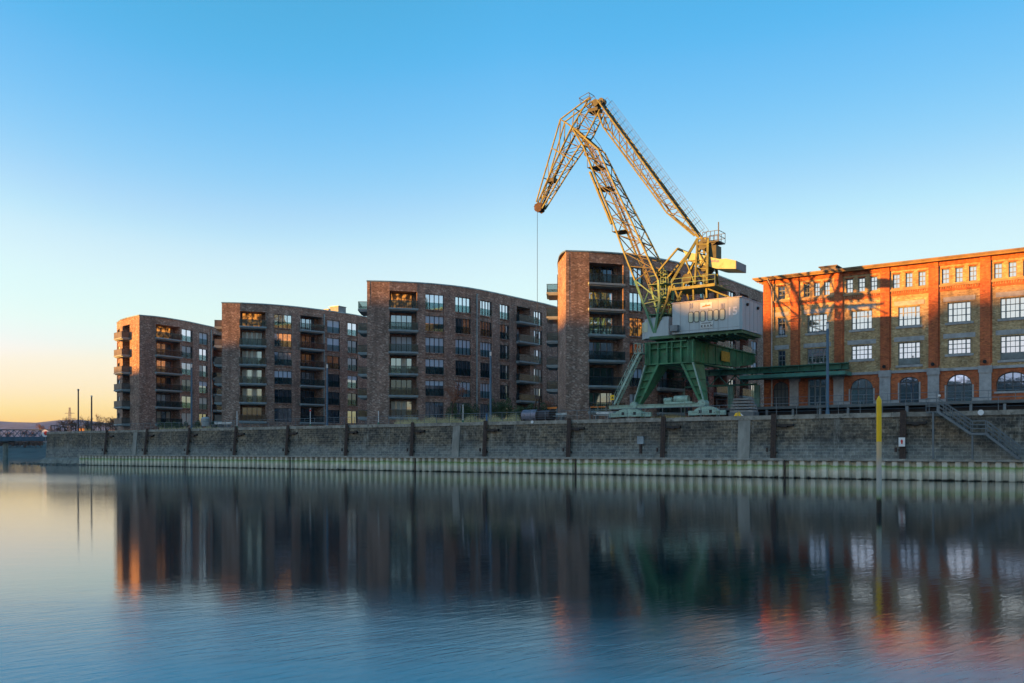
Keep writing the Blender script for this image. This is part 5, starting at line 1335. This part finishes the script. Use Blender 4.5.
# potted plants on the balconies of the blocks (each a thing of its own)
def pot(x, D, f, o, lab, r=.35, h=.9):
    p = gp(x, D-o); t = thing('potted_plant', lab, 'potted plant', (p.x, p.y, f+.03), 0, 'potted plants on the balconies')
    MB().tube((0, 0, 0), (0, 0, .35), .14, .2, n=10).build('pot', STONE, t); mb = MB(); leaves(mb, (0, 0, h*.7), (r, r, h*.45), 130, .09); mb.build('foliage', GREENL, t)
D2_, D3_, D4_ = 145, 126, 107.4
for x, D, k, lab in ((262, 145, 2, 'round bush on the third-highest balcony of the second block'), (262.5, 145, 3, 'dark bush on the fourth-highest balcony of the second block'), (263, 145, 0, 'plant on the topmost balcony of the second block'), (413.5, 126.3, 0, 'plant on the topmost balcony of the middle block'),
                     (413, 126.2, 3, 'plant on the fourth-highest balcony of the middle block'), (602, 107.2, 1, 'left plant on the second-highest balcony of the block behind the crane'), (609, 107.3, 1, 'middle plant on the second-highest balcony of the block behind the crane'), (618, 107.5, 1, 'right plant on the second-highest balcony of the block behind the crane'), (619, 107.5, 3, 'plant on the fourth-highest balcony of the block behind the crane')):
    pot(x, D, FL[k], -.8, lab)

# ------------------------------------------------------------------ far left: bridge, trees, pylon, houses
dB = 240; bx0, bx1 = gp(-120, dB).x, gp(50, dB).x
t = thing('footbridge', 'low steel truss bridge crossing the harbour mouth', 'bridge', (bx1, dB, 5)); L = bx0-bx1
zt_, zb_ = zd(429.8, dB)-5, zd(436.8, dB)-5; zk = zd(441, dB)-5
mb = MB(); mb.box((L, -1.6, zk), (0, 1.6, zb_)); mb.build('deck', M('bridge_blue', (.05, .10, .15), .6), t)
mb = MB()
for y in (-1.5, 1.5):
    mb.bar((L, y, zt_), (0, y, zt_), .22); n = 26
    for k in range(n): a_ = L*k/n; b_ = L*(k+1)/n; mb.bar((a_, y, zb_), (b_, y, zt_) if k % 2 else (a_, y, zt_), .12); mb.bar((a_, y, zt_), (b_, y, zb_), .12)
mb.build('truss', MATS['bridge_blue'], t)
for x in (5.5, -70):
    px = gp(x, dB).x-bx1; mb = MB(); mb.tube((px, 0, -7), (px, 0, zk-.35), .65, n=16); mb.build('pier', M('pier_concrete', (.24, .25, .22), .85, var=.3), t)
    mb = MB(); mb.box((px-1.7, -1.7, zk-.35), (px+1.7, 1.7, zk-.01)); mb.build('pier_head', DARKM, t)
c = gp(45.3, dB-2); t = thing('river_sign', 'red and white round navigation sign at the quay end of the bridge', 'sign', (c.x, c.y, 4))
zc = zd(433.3, dB-2)-4
MB().tube((0, 0, zc), (0, -.1, zc), .95, n=24).build('white_disc', WHT, t); MB().tube((.25, -.11, zc), (.25, -.16, zc), .55, n=20).build('red_disc', REDP, t)
MB().box((-.08, .0, .5), (.08, .15, zc)).build('post', GALV, t)
# trees and shrubs on the far bank
FARL = M('autumn_twigs', (.20, .10, .065), .8, var=.35, scale=.5)
spots = [(42, 330, 9.5, 'tallest round bare tree on the far bank, above the bridge'), (25, 345, 6.0, 'low bare tree on the far bank left of the tallest one'), (8, 350, 5.2, 'bare tree on the far bank at the left edge'),
         (33, 352, 5.0, 'small bare tree on the far bank just left of the tallest one')]
for x, d, h, lab in spots:
    c = gp(x, d); bare_tree(0, 0, 0, lab, h, FARL, (c.x, c.y, 5.9), 1.1, 3, grp='bare trees on the far bank', twig=.04)
for i, x in enumerate((62, 66, 71, 76, 88, 94, 101, 106, 111, 116)):
    d = 215+random.uniform(-8, 12); c = gp(x, d); h = 5.2+random.uniform(-1, 1.2)
    bare_tree(0, 0, 0, 'bare reddish tree behind the railing of the quay tip', h, FARL, (c.x, c.y, QZ), 1.25, 3, grp='bare trees behind the quay tip', twig=.03)
for i, x in enumerate((4, 10, 17, 24, 30, 36, 41)):
    d = 322+random.uniform(-3, 3); c = gp(x, d)
    bush('far_shrub', 'shrub', 0, 0, 0, 1.9, 3.0, 'russet shrub on the far bank slope seen under the bridge', FARL, 300, 'shrubs on the far bank slope', .25, (c.x, c.y, 3.4))
def small_house(x0, x1, d, ytop, lab, body):
    a_ = gp(x0, d); b_ = gp(x1, d); w = b_.x-a_.x; zt2 = zd(ytop, d)-QZ
    t = thing('small_house', lab, 'house', (a_.x, d, QZ), 0, 'small far buildings behind the quay tip')
    MB().box((0, 0, 0), (w, 6, zt2*.75)).build('wall', body, t)
    MB().add([(-.2, -.2, zt2*.75), (w+.2, -.2, zt2*.75), (w+.2, 6.2, zt2*.75), (-.2, 6.2, zt2*.75), (-.2, 3, zt2), (w+.2, 3, zt2)], [(0, 1, 5, 4), (2, 3, 4, 5), (0, 4, 3), (1, 2, 5), (3, 2, 1, 0)]).build('roof', TILE, t)
    for k in (.25, .7): MB().box((w*k-.4, -.05, zt2*.3), (w*k+.4, -.01, zt2*.55)).build('window', G_DRK, t)
ORB = M('sunlit_render', (.62, .36, .14), .8)  # orange evening sun painted into the wall colour
small_house(79, 80.6, 300, 424.5, 'narrow orange-lit building seen left of the second dark pole', ORB)
small_house(82, 84.2, 300, 424.5, 'orange-lit building just left of the second dark pole', ORB)
small_house(108.5, 114.5, 330, 426.5, 'low orange-lit house left of the leftmost block', ORB)
# pylon
d = 1500; c = gp(69.7, d); t = thing('power_pylon', 'pale lattice power pylon in front of the hills', 'pylon', (c.x, c.y, 5.9)); h = zd(407.5, d)-5.9
mb = MB(); w0 = 4
for sx in (-1, 1):
    for sy in (-1, 1): mb.bar((sx*w0, sy*w0, 0), (sx*.8, sy*.8, h), .5)
for k in range(9):
    a_, b_ = k/9, (k+1)/9; wa, wb_ = w0+(.8-w0)*a_, w0+(.8-w0)*b_
    for sy in (-1, 1): mb.bar((-wa, sy*wa, h*a_), (wb_, sy*wb_, h*b_), .25); mb.bar((wa, sy*wa, h*a_), (-wb_, sy*wb_, h*b_), .25)
mb.build('mast', M('pylon_steel', (.22, .22, .24), .6), t)
for k, wd in ((.72, 11), (.86, 8)):
    MB().bar((-wd, 0, h*k), (wd, 0, h*k), .9).build('cross_arm', MATS['pylon_steel'], t)
# ------------------------------------------------------------------ air
mb = MB(); mb.box((-5200, -600, -2), (5200, 4700, 160))
m = bpy.data.materials.new('air'); m.use_nodes = True; nt = m.node_tree; nt.nodes.clear()
out = nn(nt, 'ShaderNodeOutputMaterial'); pv = nn(nt, 'ShaderNodeVolumePrincipled')
pv.inputs['Color'].default_value = (.5, .65, .95, 1); pv.inputs['Density'].default_value = .000045; pv.inputs['Anisotropy'].default_value = .3
nt.links.new(pv.outputs[0], out.inputs['Volume'])
HAZE = True
if HAZE: tag(mb.build('haze', m), kind='stuff', label='thin evening air over harbour and far hills', cat='haze')

# ------------------------------------------------------------------ sky, sun, camera
SKYS = .345
SKR = [(.12, .085), (.14, .145), (.165, .25), (.2, .45), (.246, .66), (.30, .75), (.35, .85), (.41, .98), (1, 1)]
SKG = [(.2, .45), (.27, .655), (.328, .86), (.39, .96), (1, 1)]
SKB = [(.133, .42), (.162, .51), (.238, .70), (.30, .91), (.42, 1), (1, 1)]
SUN_EL = 2.3; sd = V((sh.x, sh.y))
wld = bpy.data.worlds.new('World'); scene.world = wld; wld.use_nodes = True; nt = wld.node_tree
bg = nt.nodes['Background']
sky = nn(nt, 'ShaderNodeTexSky'); sky.sky_type = 'NISHITA'; sky.sun_disc = False; sky.sun_elevation = R(SUN_EL)
sky.sun_rotation = math.atan2(sd.x, sd.y); sky.altitude = 0; sky.air_density = 1.0; sky.dust_density = .6; sky.ozone_density = 1.6
geo = coords(nt, 'Generated'); sx = nn(nt, 'ShaderNodeSeparateXYZ'); nt.links.new(geo, sx.inputs[0])
mz = nn(nt, 'ShaderNodeMapRange'); nt.links.new(sx.outputs['X'], mz.inputs[0]); mz.inputs[1].default_value = 0; mz.inputs[2].default_value = .5; mz.inputs[3].default_value = .30; mz.inputs[4].default_value = .225
sc = nn(nt, 'ShaderNodeVectorMath', operation='SCALE'); nt.links.new(sky.outputs[0], sc.inputs[0]); nt.links.new(mz.outputs[0], sc.inputs['Scale'])
cu = nn(nt, 'ShaderNodeRGBCurve'); nt.links.new(sc.outputs[0], cu.inputs['Color'])      # film-like response of the evening sky
for ch, pts in ((0, SKR), (1, SKG), (2, SKB)):
    c_ = cu.mapping.curves[ch]; c_.points[0].location = (0, 0); c_.points[-1].location = (1, pts[-1][1])
    for p in pts[:-1]: c_.points.new(*p)
cu.mapping.update()
mf = nn(nt, 'ShaderNodeMapRange'); nt.links.new(sx.outputs['Z'], mf.inputs[0]); mf.inputs[1].default_value = .13; mf.inputs[2].default_value = .02; mf.inputs[3].default_value = 0; mf.inputs[4].default_value = 1
nt.links.new(mix(nt, cu.outputs[0], (1, .80, 1.08), mf.outputs[0], 'MULTIPLY'), bg.inputs[0]); bg.inputs[1].default_value = SKYS
sl = bpy.data.lights.new('sun', 'SUN'); sl.energy = 5; sl.angle = R(.8); sl.color = (1, .40, .06)
so = bpy.data.objects.new('sun', sl); col.objects.link(so)
dirv = V((sd.x*math.cos(R(SUN_EL)), sd.y*math.cos(R(SUN_EL)), math.sin(R(SUN_EL))))
so.rotation_euler = dirv.to_track_quat('Z', 'Y').to_euler(); so.location = (-60, 20, 80)
cam = bpy.data.cameras.new('camera'); co_ = bpy.data.objects.new('camera', cam); col.objects.link(co_)
co_.location = (0, 0, CZ); co_.rotation_euler = (R(90), 0, 0); cam.sensor_width = 36; cam.lens = 900/1024*36
cam.shift_y = (450-341.5)/1024; cam.clip_end = 12000; cam.clip_start = .1; scene.camera = co_
vs_ = scene.view_settings; vs_.view_transform = 'Standard'; vs_.look = 'None'; vs_.exposure = 1.6; vs_.gamma = 1
scene.render.engine = 'CYCLES'
